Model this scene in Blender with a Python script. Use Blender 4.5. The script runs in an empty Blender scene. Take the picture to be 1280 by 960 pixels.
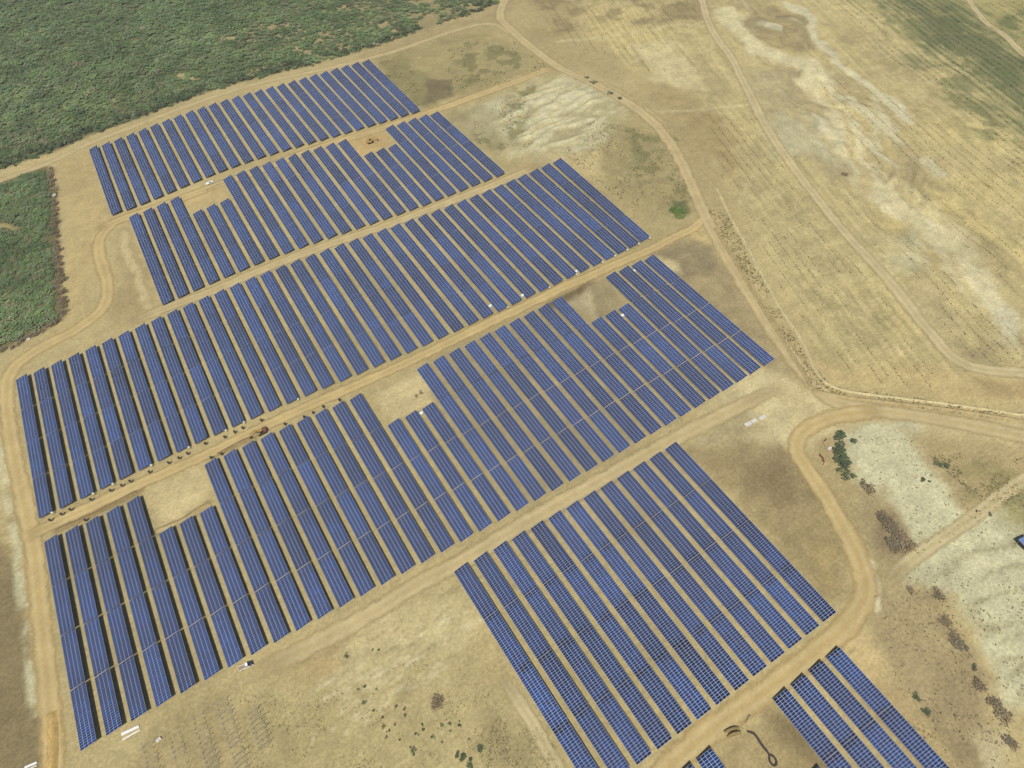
import bpy, math, random
import numpy as np

# ------------------------------------------------------------------ camera, sky, sun, exposure
scene = bpy.context.scene
random.seed(7)
rng = np.random.default_rng(7)
COL = scene.collection

CAM_F = 890.09 / 1280.0                       # focal length in picture widths
CAM_R = np.array([[0.8558394, 0.42230509, -0.29865922],
                  [-0.51496224, 0.64152805, -0.56855576],
                  [-0.04850572, 0.64039064, 0.76651616]])
CAM_Z = 274.9                                 # drone height in metres
cam_data = bpy.data.cameras.new('camera')
cam_data.sensor_width = 36.0
cam_data.lens = 36.0 * CAM_F
cam_data.clip_start = 1.0
cam_data.clip_end = 20000.0
cam = bpy.data.objects.new('camera', cam_data)
COL.objects.link(cam)
import mathutils
M4 = mathutils.Matrix([list(CAM_R[i]) + [0.0] for i in range(3)] + [[0, 0, 0, 1]])
M4[2][3] = CAM_Z
cam.matrix_world = M4
scene.camera = cam

SUN_VEC = mathutils.Vector((-0.84, -1.26, 2.30)).normalized()     # from the ground towards the sun
world = bpy.data.worlds.new('World')
scene.world = world
world.use_nodes = True
wn = world.node_tree.nodes
sky = wn.new('ShaderNodeTexSky')
sky.sky_type = 'NISHITA'
sky.sun_disc = False
sky.sun_elevation = math.asin(SUN_VEC.z)
sky.sun_rotation = math.atan2(SUN_VEC.x, SUN_VEC.y)
sky.altitude = 50
sky.dust_density = 1.6
wn['Background'].inputs['Strength'].default_value = 0.06
world.node_tree.links.new(sky.outputs['Color'], wn['Background'].inputs['Color'])

sun_data = bpy.data.lights.new('sun', 'SUN')
sun_data.energy = 4.5
sun_data.angle = math.radians(0.53)
sun_data.color = (1.0, 0.955, 0.88)
sun = bpy.data.objects.new('sun', sun_data)
sun.rotation_euler = SUN_VEC.to_track_quat('Z', 'Y').to_euler()
sun.location = (0, 0, 400)
COL.objects.link(sun)

scene.view_settings.view_transform = 'Standard'
scene.view_settings.look = 'None'
scene.view_settings.gamma = 1.0
scene.view_settings.exposure = 0.06

# ------------------------------------------------------------------ helpers
LIGHT = 1.37          # display value of a white horizontal surface: turns photo colours into base colours


def lin(c):
    c = np.asarray(c, float) / 255.0
    return np.where(c <= 0.04045, c / 12.92, ((c + 0.055) / 1.055) ** 2.4)


def alb(r, g, b, k=1.0):
    """photo colour (0-255) of a sunlit surface -> base colour"""
    return tuple(np.clip(lin((r, g, b)) / LIGHT * k, 0.004, 0.85))


def at(x, y, z=0.0):
    """photo pixel -> point on the level plane at height z"""
    d = np.array([(x - 640.0) / 1280.0 / CAM_F, -(y - 480.0) / 1280.0 / CAM_F, -1.0])
    w = CAM_R @ d
    t = (z - CAM_Z) / w[2]
    return np.array([w[0] * t, w[1] * t])


def pts(lst):
    return np.array([at(*p) for p in lst])


_T = np.random.default_rng(11).random((256, 256))


def vnoise(x, y, seed=0):
    x = x + seed * 17.31
    y = y + seed * 9.77
    xi = np.floor(x).astype(int)
    yi = np.floor(y).astype(int)
    fx = x - xi
    fy = y - yi
    fx = fx * fx * (3 - 2 * fx)
    fy = fy * fy * (3 - 2 * fy)
    a = _T[xi & 255, yi & 255]
    b = _T[(xi + 1) & 255, yi & 255]
    c = _T[xi & 255, (yi + 1) & 255]
    d = _T[(xi + 1) & 255, (yi + 1) & 255]
    return (a * (1 - fx) + b * fx) * (1 - fy) + (c * (1 - fx) + d * fx) * fy


def fbm(x, y, scale, octv=4, seed=0):
    v = np.zeros_like(x, float)
    a = 0.5
    s = 0.0
    for o in range(octv):
        c, n = math.cos(0.6 * o + 0.4), math.sin(0.6 * o + 0.4)
        v += a * vnoise((x * c - y * n) / scale, (x * n + y * c) / scale, seed + o * 3)
        s += a
        a *= 0.55
        scale *= 0.5
    return v / s


def sstep(a, b, x):
    t = np.clip((x - a) / (b - a), 0, 1)
    return t * t * (3 - 2 * t)


def seg_dist(X, Y, P, closed=False):
    best = np.full(X.shape, 1e18)
    n = len(P)
    for i in range(n if closed else n - 1):
        a = P[i]
        b = P[(i + 1) % n]
        d = b - a
        L = d @ d + 1e-9
        t = np.clip(((X - a[0]) * d[0] + (Y - a[1]) * d[1]) / L, 0, 1)
        best = np.minimum(best, (X - a[0] - t * d[0]) ** 2 + (Y - a[1] - t * d[1]) ** 2)
    return np.sqrt(best)


def inside(X, Y, P):
    r = np.zeros(X.shape, bool)
    n = len(P)
    for i in range(n):
        x1, y1 = P[i]
        x2, y2 = P[(i + 1) % n]
        c = ((y1 > Y) != (y2 > Y))
        if y1 != y2:
            r ^= c & (X < (x2 - x1) * (Y - y1) / (y2 - y1) + x1)
    return r


def sdist(X, Y, P):
    d = seg_dist(X, Y, P, True)
    return np.where(inside(X, Y, P), d, -d)


def smooth_line(P, step=3.0):
    """Catmull-Rom through the points, resampled"""
    P = np.asarray(P, float)
    Q = np.vstack([2 * P[0] - P[1], P, 2 * P[-1] - P[-2]])
    out = []
    for i in range(1, len(Q) - 2):
        n = max(2, int(np.linalg.norm(Q[i + 1] - Q[i]) / step))
        for t in np.arange(n) / n:
            a, b, c, d = Q[i - 1], Q[i], Q[i + 1], Q[i + 2]
            out.append(0.5 * ((2 * b) + (-a + c) * t + (2 * a - 5 * b + 4 * c - d) * t * t + (-a + 3 * b - 3 * c + d) * t ** 3))
    out.append(P[-1])
    return np.array(out)


def mesh_from(name, V, F, loops=None):
    """V (n,3), F (m,k) arrays with k = 3 or 4"""
    V = np.asarray(V, np.float32)
    F = np.asarray(F, np.int32)
    k = F.shape[1]
    me = bpy.data.meshes.new(name)
    me.vertices.add(len(V))
    me.vertices.foreach_set('co', V.ravel())
    me.loops.add(F.size)
    me.loops.foreach_set('vertex_index', F.ravel())
    me.polygons.add(len(F))
    me.polygons.foreach_set('loop_start', np.arange(0, F.size, k, dtype=np.int32))
    me.polygons.foreach_set('loop_total', np.full(len(F), k, np.int32))
    me.update(calc_edges=True)
    return me


def set_col(me, name, rgb):
    a = me.color_attributes.new(name, 'FLOAT_COLOR', 'POINT')
    c = np.ones((len(rgb), 4), np.float32)
    c[:, :3] = rgb
    a.data.foreach_set('color', c.ravel())


def set_val(me, name, v, dom='POINT'):
    a = me.attributes.new(name, 'FLOAT', dom)
    a.data.foreach_set('value', np.asarray(v, np.float32))


def link(name, data, parent=None, loc=None):
    o = bpy.data.objects.new(name, data)
    COL.objects.link(o)
    if parent is not None:
        o.parent = parent
    if loc is not None:
        o.location = loc
    return o


def tag(o, label=None, cat=None, group=None, kind=None):
    if label:
        o['label'] = label
    if cat:
        o['category'] = cat
    if group:
        o['group'] = group
    if kind:
        o['kind'] = kind
    return o


def thing(name, label, cat, loc, rz=0.0, group=None):
    e = link(name, None, None, loc)
    e.empty_display_size = 0.5
    e.rotation_euler = (0, 0, rz)
    return tag(e, label, cat, group)


class MB:
    """collects boxes, bars, wheels and faces into one mesh"""

    def __init__(self):
        self.v = []
        self.f = []

    def face(self, *p):
        i = len(self.v)
        self.v += [tuple(q) for q in p]
        self.f.append(tuple(range(i, i + len(p))))

    def hexa(self, b):
        """8 corners: bottom 4 counter-clockwise, then top 4"""
        i = len(self.v)
        self.v += [tuple(q) for q in b]
        for q in ((3, 2, 1, 0), (4, 5, 6, 7), (0, 1, 5, 4), (1, 2, 6, 5), (2, 3, 7, 6), (3, 0, 4, 7)):
            self.f.append(tuple(i + k for k in q))
        return self

    def box(self, x0, x1, y0, y1, z0, z1, tx=0.0, ty=0.0):
        """box whose top is drawn in by tx, ty on each side"""
        return self.hexa([(x0, y0, z0), (x1, y0, z0), (x1, y1, z0), (x0, y1, z0),
                          (x0 + tx, y0 + ty, z1), (x1 - tx, y0 + ty, z1), (x1 - tx, y1 - ty, z1), (x0 + tx, y1 - ty, z1)])

    def bar(self, a, b, w, h):
        a = mathutils.Vector(a)
        b = mathutils.Vector(b)
        d = (b - a).normalized()
        up = mathutils.Vector((0, 0, 1)) if abs(d.z) < 0.95 else mathutils.Vector((0, 1, 0))
        s = d.cross(up).normalized()
        u = s.cross(d).normalized()
        c = []
        for q in (a, b):
            c.append([q - s * w / 2 - u * h / 2, q + s * w / 2 - u * h / 2, q + s * w / 2 + u * h / 2, q - s * w / 2 + u * h / 2])
        i = len(self.v)
        self.v += [tuple(q) for q in c[0] + c[1]]
        for q in ((0, 1, 2, 3), (7, 6, 5, 4), (0, 4, 5, 1), (1, 5, 6, 2), (2, 6, 7, 3), (3, 7, 4, 0)):
            self.f.append(tuple(i + k for k in q))
        return self

    def wheel(self, c, r, w, n=14, axis='y'):
        i = len(self.v)
        for s in (-0.5, 0.5):
            for k in range(n):
                a = 2 * math.pi * k / n
                if axis == 'y':
                    self.v.append((c[0] + r * math.cos(a), c[1] + s * w, c[2] + r * math.sin(a)))
                else:
                    self.v.append((c[0] + r * math.cos(a), c[1] + r * math.sin(a), c[2] + s * w))
        self.f.append(tuple(i + k for k in range(n))[::-1])
        self.f.append(tuple(i + n + k for k in range(n)))
        for k in range(n):
            self.f.append((i + k, i + (k + 1) % n, i + n + (k + 1) % n, i + n + k))
        return self

    def mesh(self, name):
        me = bpy.data.meshes.new(name)
        me.from_pydata(self.v, [], self.f)
        me.update()
        return me

    def build(self, name, mat, parent=None, loc=None, bevel=0.0):
        me = self.mesh(name)
        me.materials.append(mat)
        o = link(name, me, parent, loc)
        if bevel:
            b = o.modifiers.new('bevel', 'BEVEL')
            b.width = bevel
            b.segments = 2
            b.limit_method = 'ANGLE'
        return o


def copy_tree(o, parent=None):
    c = o.copy()
    COL.objects.link(c)
    c.parent = parent
    for ch in o.children:
        copy_tree(ch, c)
    return c


# ------------------------------------------------------------------ materials
def new_mat(name):
    m = bpy.data.materials.new(name)
    m.use_nodes = True
    nt = m.node_tree
    return m, nt, nt.nodes['Principled BSDF']


def plain(name, col, rough=0.6, metal=0.0, vary=0.12, scale=2.0, spec=0.4):
    m, nt, b = new_mat(name)
    N, L = nt.nodes, nt.links
    tc = N.new('ShaderNodeTexCoord')
    n = N.new('ShaderNodeTexNoise')
    n.inputs['Scale'].default_value = scale
    n.inputs['Detail'].default_value = 4
    L.new(tc.outputs['Object'], n.inputs['Vector'])
    r = N.new('ShaderNodeMapRange')
    r.inputs['From Min'].default_value = 0.3
    r.inputs['From Max'].default_value = 0.7
    r.inputs['To Min'].default_value = 1 - vary
    r.inputs['To Max'].default_value = 1 + vary
    L.new(n.outputs['Fac'], r.inputs['Value'])
    h = N.new('ShaderNodeHueSaturation')
    h.inputs['Color'].default_value = (*col, 1)
    L.new(r.outputs['Result'], h.inputs['Value'])
    L.new(h.outputs['Color'], b.inputs['Base Color'])
    b.inputs['Roughness'].default_value = rough
    b.inputs['Metallic'].default_value = metal
    b.inputs['Specular IOR Level'].default_value = spec
    return m


def soil_nodes(nt, colour_socket, bsdf, amt=1.0):
    """fine grain, clods and bump over a base colour"""
    N, L = nt.nodes, nt.links
    g = N.new('ShaderNodeNewGeometry')
    val = None
    hgt = None
    for sc, det, lo, hi in ((0.20, 5, 0.89, 1.11), (0.75, 6, 0.78, 1.20), (2.4, 4, 0.84, 1.16), (-1, 4, 0.945, 1.05)):
        n = N.new('ShaderNodeTexNoise')
        n.inputs['Scale'].default_value = sc if sc > 0 else 1.0
        n.inputs['Detail'].default_value = det
        n.inputs['Roughness'].default_value = 0.62
        if sc > 0:
            L.new(g.outputs['Position'], n.inputs['Vector'])
        else:                                  # scratches left by wheels and blades, along and across the lanes
            mp = N.new('ShaderNodeMapping')
            mp.inputs['Scale'].default_value = (0.05, 0.75, 1) if sc == -1 else (0.5, 0.045, 1)
            mp.inputs['Rotation'].default_value = (0, 0, 0.06 if sc == -1 else 0.35)
            L.new(g.outputs['Position'], mp.inputs['Vector'])
            L.new(mp.outputs['Vector'], n.inputs['Vector'])
        r = N.new('ShaderNodeMapRange')
        r.inputs['From Min'].default_value = 0.3
        r.inputs['From Max'].default_value = 0.7
        r.inputs['To Min'].default_value = 1 + (lo - 1) * amt
        r.inputs['To Max'].default_value = 1 + (hi - 1) * amt
        L.new(n.outputs['Fac'], r.inputs['Value'])
        if val is None:
            val = r.outputs['Result']
        else:
            mu = N.new('ShaderNodeMath')
            mu.operation = 'MULTIPLY'
            L.new(val, mu.inputs[0])
            L.new(r.outputs['Result'], mu.inputs[1])
            val = mu.outputs[0]
        hgt = n.outputs['Fac'] if sc == 0.75 else hgt
    mx = N.new('ShaderNodeVectorMath')
    mx.operation = 'SCALE'
    L.new(colour_socket, mx.inputs[0])
    L.new(val, mx.inputs['Scale'])
    L.new(mx.outputs['Vector'], bsdf.inputs['Base Color'])
    bp = N.new('ShaderNodeBump')
    bp.inputs['Strength'].default_value = 0.55 * amt
    bp.inputs['Distance'].default_value = 0.35
    L.new(hgt, bp.inputs['Height'])
    L.new(bp.outputs['Normal'], bsdf.inputs['Normal'])
    bsdf.inputs['Roughness'].default_value = 0.95
    bsdf.inputs['Specular IOR Level'].default_value = 0.08


def soil_attr_mat(name, amt=1.0):
    m, nt, b = new_mat(name)
    a = nt.nodes.new('ShaderNodeAttribute')
    a.attribute_name = 'col'
    soil_nodes(nt, a.outputs['Color'], b, amt)
    return m


def soil_flat_mat(name, col, amt=1.0):
    m, nt, b = new_mat(name)
    c = nt.nodes.new('ShaderNodeRGB')
    c.outputs[0].default_value = (*col, 1)
    soil_nodes(nt, c.outputs[0], b, amt)
    return m


def road_mat(name, col, rut, amt=0.4, cover=1.0):
    """packed earth whose worn edges fade into the ground; two paler wheel ruts"""
    m, nt, b = new_mat(name)
    N, L = nt.nodes, nt.links
    ac = N.new('ShaderNodeAttribute')
    ac.attribute_name = 'cross'
    ab = N.new('ShaderNodeMath')
    ab.operation = 'ABSOLUTE'
    L.new(ac.outputs['Fac'], ab.inputs[0])
    g = N.new('ShaderNodeNewGeometry')
    n1 = N.new('ShaderNodeTexNoise')
    n1.inputs['Scale'].default_value = 0.16
    n1.inputs['Detail'].default_value = 6
    n1.inputs['Roughness'].default_value = 0.65
    L.new(g.outputs['Position'], n1.inputs['Vector'])
    # ruts at |cross| = 0.36
    d = N.new('ShaderNodeMath')
    d.operation = 'SUBTRACT'
    d.inputs[1].default_value = 0.34
    L.new(ab.outputs[0], d.inputs[0])
    d2 = N.new('ShaderNodeMath')
    d2.operation = 'ABSOLUTE'
    L.new(d.outputs[0], d2.inputs[0])
    rr = N.new('ShaderNodeMapRange')
    rr.inputs['From Min'].default_value = 0.05
    rr.inputs['From Max'].default_value = 0.24
    rr.inputs['To Min'].default_value = 1.5
    rr.inputs['To Max'].default_value = 0.0
    L.new(d2.outputs[0], rr.inputs['Value'])
    rm = N.new('ShaderNodeMath')
    rm.operation = 'MULTIPLY'
    L.new(rr.outputs['Result'], rm.inputs[0])
    L.new(n1.outputs['Fac'], rm.inputs[1])
    mx = N.new('ShaderNodeMix')
    mx.data_type = 'RGBA'
    mx.inputs['A'].default_value = (*col, 1)
    mx.inputs['B'].default_value = (*rut, 1)
    L.new(rm.outputs[0], mx.inputs['Factor'])
    soil_nodes(nt, mx.outputs['Result'], b, amt)
    # worn edge
    e = N.new('ShaderNodeMath')
    e.operation = 'MULTIPLY_ADD'
    e.inputs[1].default_value = 1.0
    L.new(n1.outputs['Fac'], e.inputs[0])
    L.new(ab.outputs[0], e.inputs[2])
    er = N.new('ShaderNodeMapRange')
    er.interpolation_type = 'SMOOTHSTEP'
    er.inputs['From Min'].default_value = 0.98
    er.inputs['From Max'].default_value = 1.46
    er.inputs['To Min'].default_value = 1.0
    er.inputs['To Max'].default_value = 0.0
    L.new(e.outputs[0], er.inputs['Value'])
    af = N.new('ShaderNodeAttribute')
    af.attribute_name = 'fade'
    am = N.new('ShaderNodeMath')
    am.operation = 'MULTIPLY'
    L.new(er.outputs['Result'], am.inputs[0])
    L.new(af.outputs['Fac'], am.inputs[1])
    # thin places where the ground shows through
    n2 = N.new('ShaderNodeTexNoise')
    n2.inputs['Scale'].default_value = 0.07
    n2.inputs['Detail'].default_value = 5
    n2.inputs['Roughness'].default_value = 0.7
    L.new(g.outputs['Position'], n2.inputs['Vector'])
    cv = N.new('ShaderNodeMapRange')
    cv.inputs['From Min'].default_value = 0.35
    cv.inputs['From Max'].default_value = 0.65
    cv.inputs['To Min'].default_value = cover * 0.78
    cv.inputs['To Max'].default_value = cover
    L.new(n2.outputs['Fac'], cv.inputs['Value'])
    am2 = N.new('ShaderNodeMath')
    am2.operation = 'MULTIPLY'
    L.new(am.outputs[0], am2.inputs[0])
    L.new(cv.outputs['Result'], am2.inputs[1])
    L.new(am2.outputs[0], b.inputs['Alpha'])
    return m


def leaf_mat(name):
    m, nt, b = new_mat(name)
    N, L = nt.nodes, nt.links
    a = N.new('ShaderNodeAttribute')
    a.attribute_name = 'col'
    g = N.new('ShaderNodeNewGeometry')
    n = N.new('ShaderNodeTexNoise')
    n.inputs['Scale'].default_value = 0.05
    n.inputs['Detail'].default_value = 3
    L.new(g.outputs['Position'], n.inputs['Vector'])
    r = N.new('ShaderNodeMapRange')
    r.inputs['From Min'].default_value = 0.35
    r.inputs['From Max'].default_value = 0.65
    r.inputs['To Min'].default_value = 0.8
    r.inputs['To Max'].default_value = 1.2
    L.new(n.outputs['Fac'], r.inputs['Value'])
    mx = N.new('ShaderNodeVectorMath')
    mx.operation = 'SCALE'
    L.new(a.outputs['Color'], mx.inputs[0])
    L.new(r.outputs['Result'], mx.inputs['Scale'])
    L.new(mx.outputs['Vector'], b.inputs['Base Color'])
    b.inputs['Roughness'].default_value = 0.85
    b.inputs['Specular IOR Level'].default_value = 0.1
    return m


M = {}
M['ground'] = soil_attr_mat('soil')
M['leaf'] = leaf_mat('foliage')
M['bark'] = plain('bark', (0.10, 0.075, 0.05), 0.9)
M['steel'] = plain('galvanised_steel', (0.42, 0.43, 0.44), 0.45, 0.6)
M['white'] = plain('white_paint', (0.78, 0.78, 0.76), 0.5, vary=0.05)
M['dust_white'] = plain('dusty_white_wrap', (0.58, 0.56, 0.50), 0.6, vary=0.10)
M['yellow'] = plain('machine_yellow', (0.40, 0.25, 0.05), 0.6, vary=0.2)
M['rust'] = plain('rusty_red_paint', (0.17, 0.075, 0.045), 0.7, vary=0.3)
M['rubber'] = plain('rubber', (0.02, 0.02, 0.022), 0.8)
M['dark'] = plain('dark_grey_paint', (0.035, 0.036, 0.04), 0.5)
M['glass'] = plain('dark_glass', (0.012, 0.016, 0.02), 0.08, spec=0.6)
M['bedsoil'] = plain('dusty_load_bed', (0.28, 0.22, 0.14), 0.9, vary=0.2)
M['timber'] = plain('sawn_timber', (0.46, 0.32, 0.19), 0.8, vary=0.25)
M['blue_sheet'] = plain('blue_roof_sheet', (0.14, 0.20, 0.36), 0.5, vary=0.08)
M['concrete'] = plain('concrete', (0.42, 0.40, 0.36), 0.85, vary=0.15)
M['back'] = plain('module_underside', (0.10, 0.10, 0.11), 0.7)  # white backsheet darkened: shade beneath the tables put into its colour
ROWS = {
 'A': [(-36.8,564.2,-38.4,470.6), (-27.9,564.0,-29.1,470.5), (-18.9,564.7,-19.9,471.1), (-9.8,565.8,-10.7,472.2), (-0.7,567.2,-1.6,473.5), (8.4,568.7,7.6,474.8), (17.6,570.0,16.7,476.0), (26.7,571.1,26.0,477.0), (35.9,571.9,35.2,477.7), (45.1,572.4,44.4,478.1), (54.2,572.6,53.7,478.2), (63.3,572.6,63.0,478.0), (72.4,572.3,72.2,477.5), (81.5,571.8,81.5,476.9), (90.6,571.2,90.7,476.0), (99.6,570.5,99.8,475.1), (108.6,569.8,109.0,474.1), (117.7,569.2,118.0,473.1), (126.7,568.7,127.0,472.2), (135.7,568.3,135.9,471.4), (144.6,567.9,144.8,470.7), (153.6,567.6,153.6,470.1), (162.6,567.2,162.4,469.6), (171.5,566.7,171.1,469.1), (180.5,565.7,179.9,468.5)],
 'B': [(-29.2,461.4,-30.4,363.7), (-20.1,462.0,-21.4,364.4), (-11.0,463.0,-12.2,365.1), (-1.8,464.1,-2.9,365.8), (7.4,465.2,6.5,366.4), (16.6,466.2,15.8,366.9), (25.9,467.0,25.2,367.2), (35.2,467.6,34.6,367.2), (44.5,467.8,43.9,367.0), (53.8,467.9,53.3,366.7), (63.0,467.7,62.5,366.2), (72.3,467.2,71.7,365.5), (81.5,466.6,80.9,364.8), (90.7,465.9,90.0,364.1), (99.9,465.1,99.1,363.4), (109.0,464.2,108.2,362.8), (118.1,463.4,117.3,362.3), (127.2,462.6,126.3,362.0), (136.2,462.0,135.4,361.7), (145.2,461.4,144.5,361.7), (154.2,460.8,153.6,361.7), (163.1,460.3,162.8,361.8), (171.9,459.8,172.0,362.0), (180.7,459.1,181.2,362.0), (189.4,458.1,190.5,361.8)],
 'C': [(-110.9,349.5,-112.0,252.6), (-102.1,349.5,-103.0,252.6), (-93.2,349.8,-94.0,252.8), (-84.3,350.2,-85.1,253.2), (-75.4,350.8,-76.2,253.6), (-66.5,351.4,-67.3,254.0), (-57.5,352.1,-58.3,254.3), (-48.4,352.8,-49.3,254.5), (-39.4,353.4,-40.3,254.6), (-30.2,354.1,-31.1,254.6), (-21.1,354.6,-22.0,254.5), (-11.9,355.1,-12.7,254.3), (-2.7,355.5,-3.5,254.0), (6.6,355.8,5.8,253.6), (15.8,355.9,15.2,253.3), (25.1,356.0,24.5,252.9), (34.4,355.9,33.9,252.5), (43.7,355.7,43.2,252.1), (52.9,355.4,52.6,251.8), (62.2,355.1,61.9,251.5), (71.5,354.6,71.2,251.3), (80.7,354.1,80.5,251.2), (89.9,353.6,89.8,251.1), (99.2,353.1,99.1,251.1), (108.3,352.6,108.4,251.2), (117.5,352.1,117.6,251.3), (126.7,351.7,126.9,251.4), (135.8,351.3,136.2,251.6), (145.0,351.0,145.5,251.8), (154.2,350.9,154.7,252.0), (163.4,350.9,164.0,252.2), (172.6,351.0,173.3,252.4), (181.9,351.3,182.5,252.6), (191.3,351.7,191.8,252.9), (200.7,352.3,200.9,253.2), (210.3,352.9,209.9,253.6), (220.0,353.7,218.8,254.2), (229.9,354.5,227.5,255.1)],
 'D': [(-111.7,238.6,-112.3,141.0), (-103.0,238.3,-103.2,141.3), (-94.1,238.3,-94.2,141.5), (-85.1,238.6,-85.0,141.6), (-76.1,238.9,-75.9,141.6), (-67.1,239.3,-66.7,141.5), (-58.1,239.6,-57.6,141.4), (-49.0,239.9,-48.4,141.3), (-39.9,240.1,-39.2,141.1), (-30.8,240.1,-30.1,141.0), (-21.7,240.1,-21.0,140.8), (-12.6,239.9,-11.8,140.7), (-3.4,239.7,-2.7,140.5), (5.7,239.5,6.5,140.4), (14.9,239.2,15.6,140.3), (24.1,238.9,24.8,140.2), (33.3,238.7,34.0,140.1), (42.6,238.5,43.2,140.0), (51.9,238.3,52.4,140.0), (61.2,238.3,61.7,139.9), (70.6,238.3,71.0,139.9), (80.0,238.4,80.2,139.9), (89.4,238.6,89.5,140.0), (98.8,238.9,98.8,140.0), (108.3,239.2,108.1,140.1), (117.7,239.6,117.4,140.3), (127.1,240.0,126.6,140.4), (136.5,240.4,135.9,140.6), (145.9,240.8,145.1,140.8), (155.2,241.1,154.2,141.0), (164.5,241.3,163.4,141.3), (173.7,241.4,172.5,141.6), (182.9,241.5,181.7,142.0), (192.0,241.4,190.8,142.3), (201.0,241.2,200.0,142.7), (209.9,241.0,209.2,143.1), (218.8,240.7,218.6,143.5)],
 'E': [(34.5,129.7,36.3,32.8), (43.8,129.6,45.5,32.9), (53.1,129.5,54.6,33.0), (62.3,129.4,63.6,33.1), (71.5,129.4,72.6,33.3), (80.6,129.4,81.6,33.4), (89.8,129.4,90.6,33.6), (99.0,129.5,99.7,33.8), (108.2,129.6,108.7,34.1), (117.4,129.8,117.8,34.3), (126.6,130.0,126.9,34.6), (136.0,130.2,136.1,34.9), (145.3,130.6,145.3,35.2)],
 'F': [(63.9,23.6,63.9,-72.2), (72.9,23.8,72.9,-72.0), (81.9,24.0,81.9,-71.8), (91.0,24.2,91.0,-71.6), (100.0,24.4,100.0,-71.4), (109.0,24.6,109.0,-71.2), (118.0,24.8,118.0,-71.0), (127.1,25.0,127.1,-70.7), (136.1,25.2,136.1,-70.5)],
}

# ------------------------------------------------------------------ terrain and ground
EAST = pts([(730, 40), (800, 95), (870, 165), (915, 255), (965, 350), (1015, 445), (1065, 485), (1280, 515), (1420, 530), (1420, -80), (690, -80)])
CHALK = pts([(1110, 560), (1190, 590), (1420, 640), (1420, 1000), (1300, 960), (1230, 840), (1190, 760), (1150, 700), (1130, 620)])
PAD = pts([(-120, -140), (700, 60), (840, 190), (1010, 500), (1080, 780), (1280, 1100), (-200, 1100)])


ERODE = pts([(905, 0), (1010, -10), (1060, 60), (1130, 120), (1190, 190), (1290, 330), (1290, 455), (1235, 452), (1170, 400), (1110, 330), (1040, 250), (985, 180), (945, 110)])
TRACK = smooth_line(pts([(876, -30), (878, 5), (890, 40), (915, 75), (935, 115), (955, 155), (985, 200), (1020, 245), (1062, 295), (1100, 340), (1135, 382), (1165, 418), (1190, 445), (1225, 461), (1300, 468)]), 8.0)
GD = at(1180, 250) - at(1000, 60)
GD /= np.linalg.norm(GD)


MOUND = pts([(600, 140), (640, 108), (690, 96), (745, 104), (778, 132), (735, 180), (690, 196), (640, 192)])
GD2 = at(760, 112) - at(640, 165)
GD2 /= np.linalg.norm(GD2)
SLOPE = pts([(1130, 722), (1185, 690), (1240, 650), (1300, 640), (1300, 900), (1262, 880), (1225, 800), (1185, 740)])
GD3 = at(1290, 700) - at(1190, 745)
GD3 /= np.linalg.norm(GD3)


def rills(X, Y, D, a, c, seed, wob=50.0):
    """0 on the ridges, 1 in the beds of rills that run along D"""
    wx = X + (fbm(X, Y, a * 0.6, 3, seed) - 0.5) * wob
    wy = Y + (fbm(X, Y, a * 0.6, 3, seed + 4) - 0.5) * wob
    u = wx * D[0] + wy * D[1]
    v = -wx * D[1] + wy * D[0]
    n = 0.6 * vnoise(u / a, v / c, seed + 1) + 0.4 * vnoise(u / a * 2.3, v / c * 2.1, seed + 2)
    return 1 - np.abs(2 * n - 1)


def gully(X, Y):
    m = sstep(0, 34, sdist(X, Y, ERODE)) * sstep(7, 22, seg_dist(X, Y, TRACK))
    return rills(X, Y, GD, 80.0, 15.0, 12), m


def terr(X, Y):
    X = np.asarray(X, float)
    Y = np.asarray(Y, float)
    far = (X > 100) & (Y > 60)
    g = np.zeros(X.shape)
    if far.any():
        q, m = gully(X[far], Y[far])
        g[far] = -m * 1.9 * sstep(0.45, 1.0, q)
        m2 = sstep(0, 18, sdist(X[far], Y[far], MOUND))
        g[far] += m2 * (1.6 - 2.2 * sstep(0.45, 1.0, rills(X[far], Y[far], GD2, 40.0, 8.0, 31, 14.0)))
    e = sstep(4, 70, sdist(X, Y, EAST))
    c = sstep(0, 45, sdist(X, Y, CHALK))
    h = e * ((fbm(X, Y, 110, 3, 5) - 0.5) * 9.0 + (fbm(X, Y, 38, 2, 9) - 0.5) * 2.4)
    h = h + c * ((fbm(X, Y, 55, 3, 14) - 0.5) * 5.0)
    return h + g


def hz(x, y):
    return float(terr(np.array([float(x)]), np.array([float(y)]))[0])


STEP = 1.25
gx = np.arange(-190, 735, STEP)
gy = np.arange(-75, 965, STEP)
out_x = np.concatenate([[-7000, -3500, -1500, -800, -450, -280], gx, [800, 950, 1200, 1800, 3500, 7000]])
out_y = np.concatenate([[-7000, -3500, -1500, -700, -300, -150], gy, [1020, 1150, 1400, 2000, 3500, 7000]])
GX, GY = np.meshgrid(out_x, out_y)
shape = GX.shape
X = GX.ravel()
Y = GY.ravel()
core = (X > -200) & (X < 740) & (Y > -80) & (Y < 970)
Z = terr(X, Y)
Z += np.where(core, (fbm(X, Y, 9, 3, 21) - 0.5) * 0.03, 0)

big = fbm(X, Y, 130, 4, 1)
mid = fbm(X, Y, 26, 5, 2)
fine = fbm(X, Y, 7, 4, 3)
warpx = (fbm(X, Y, 22, 5, 31) - 0.5)
warpy = (fbm(X, Y, 22, 5, 37) - 0.5)
rag = sstep(0.30, 0.62, fbm(X, Y, 6, 4, 39))          # ragged breakup of every patch edge
base = np.array(alb(184, 166, 118))
col = np.tile(base, (len(X), 1))
col *= (0.86 + 0.28 * big)[:, None]
col *= (0.82 + 0.36 * mid)[:, None]


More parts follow.
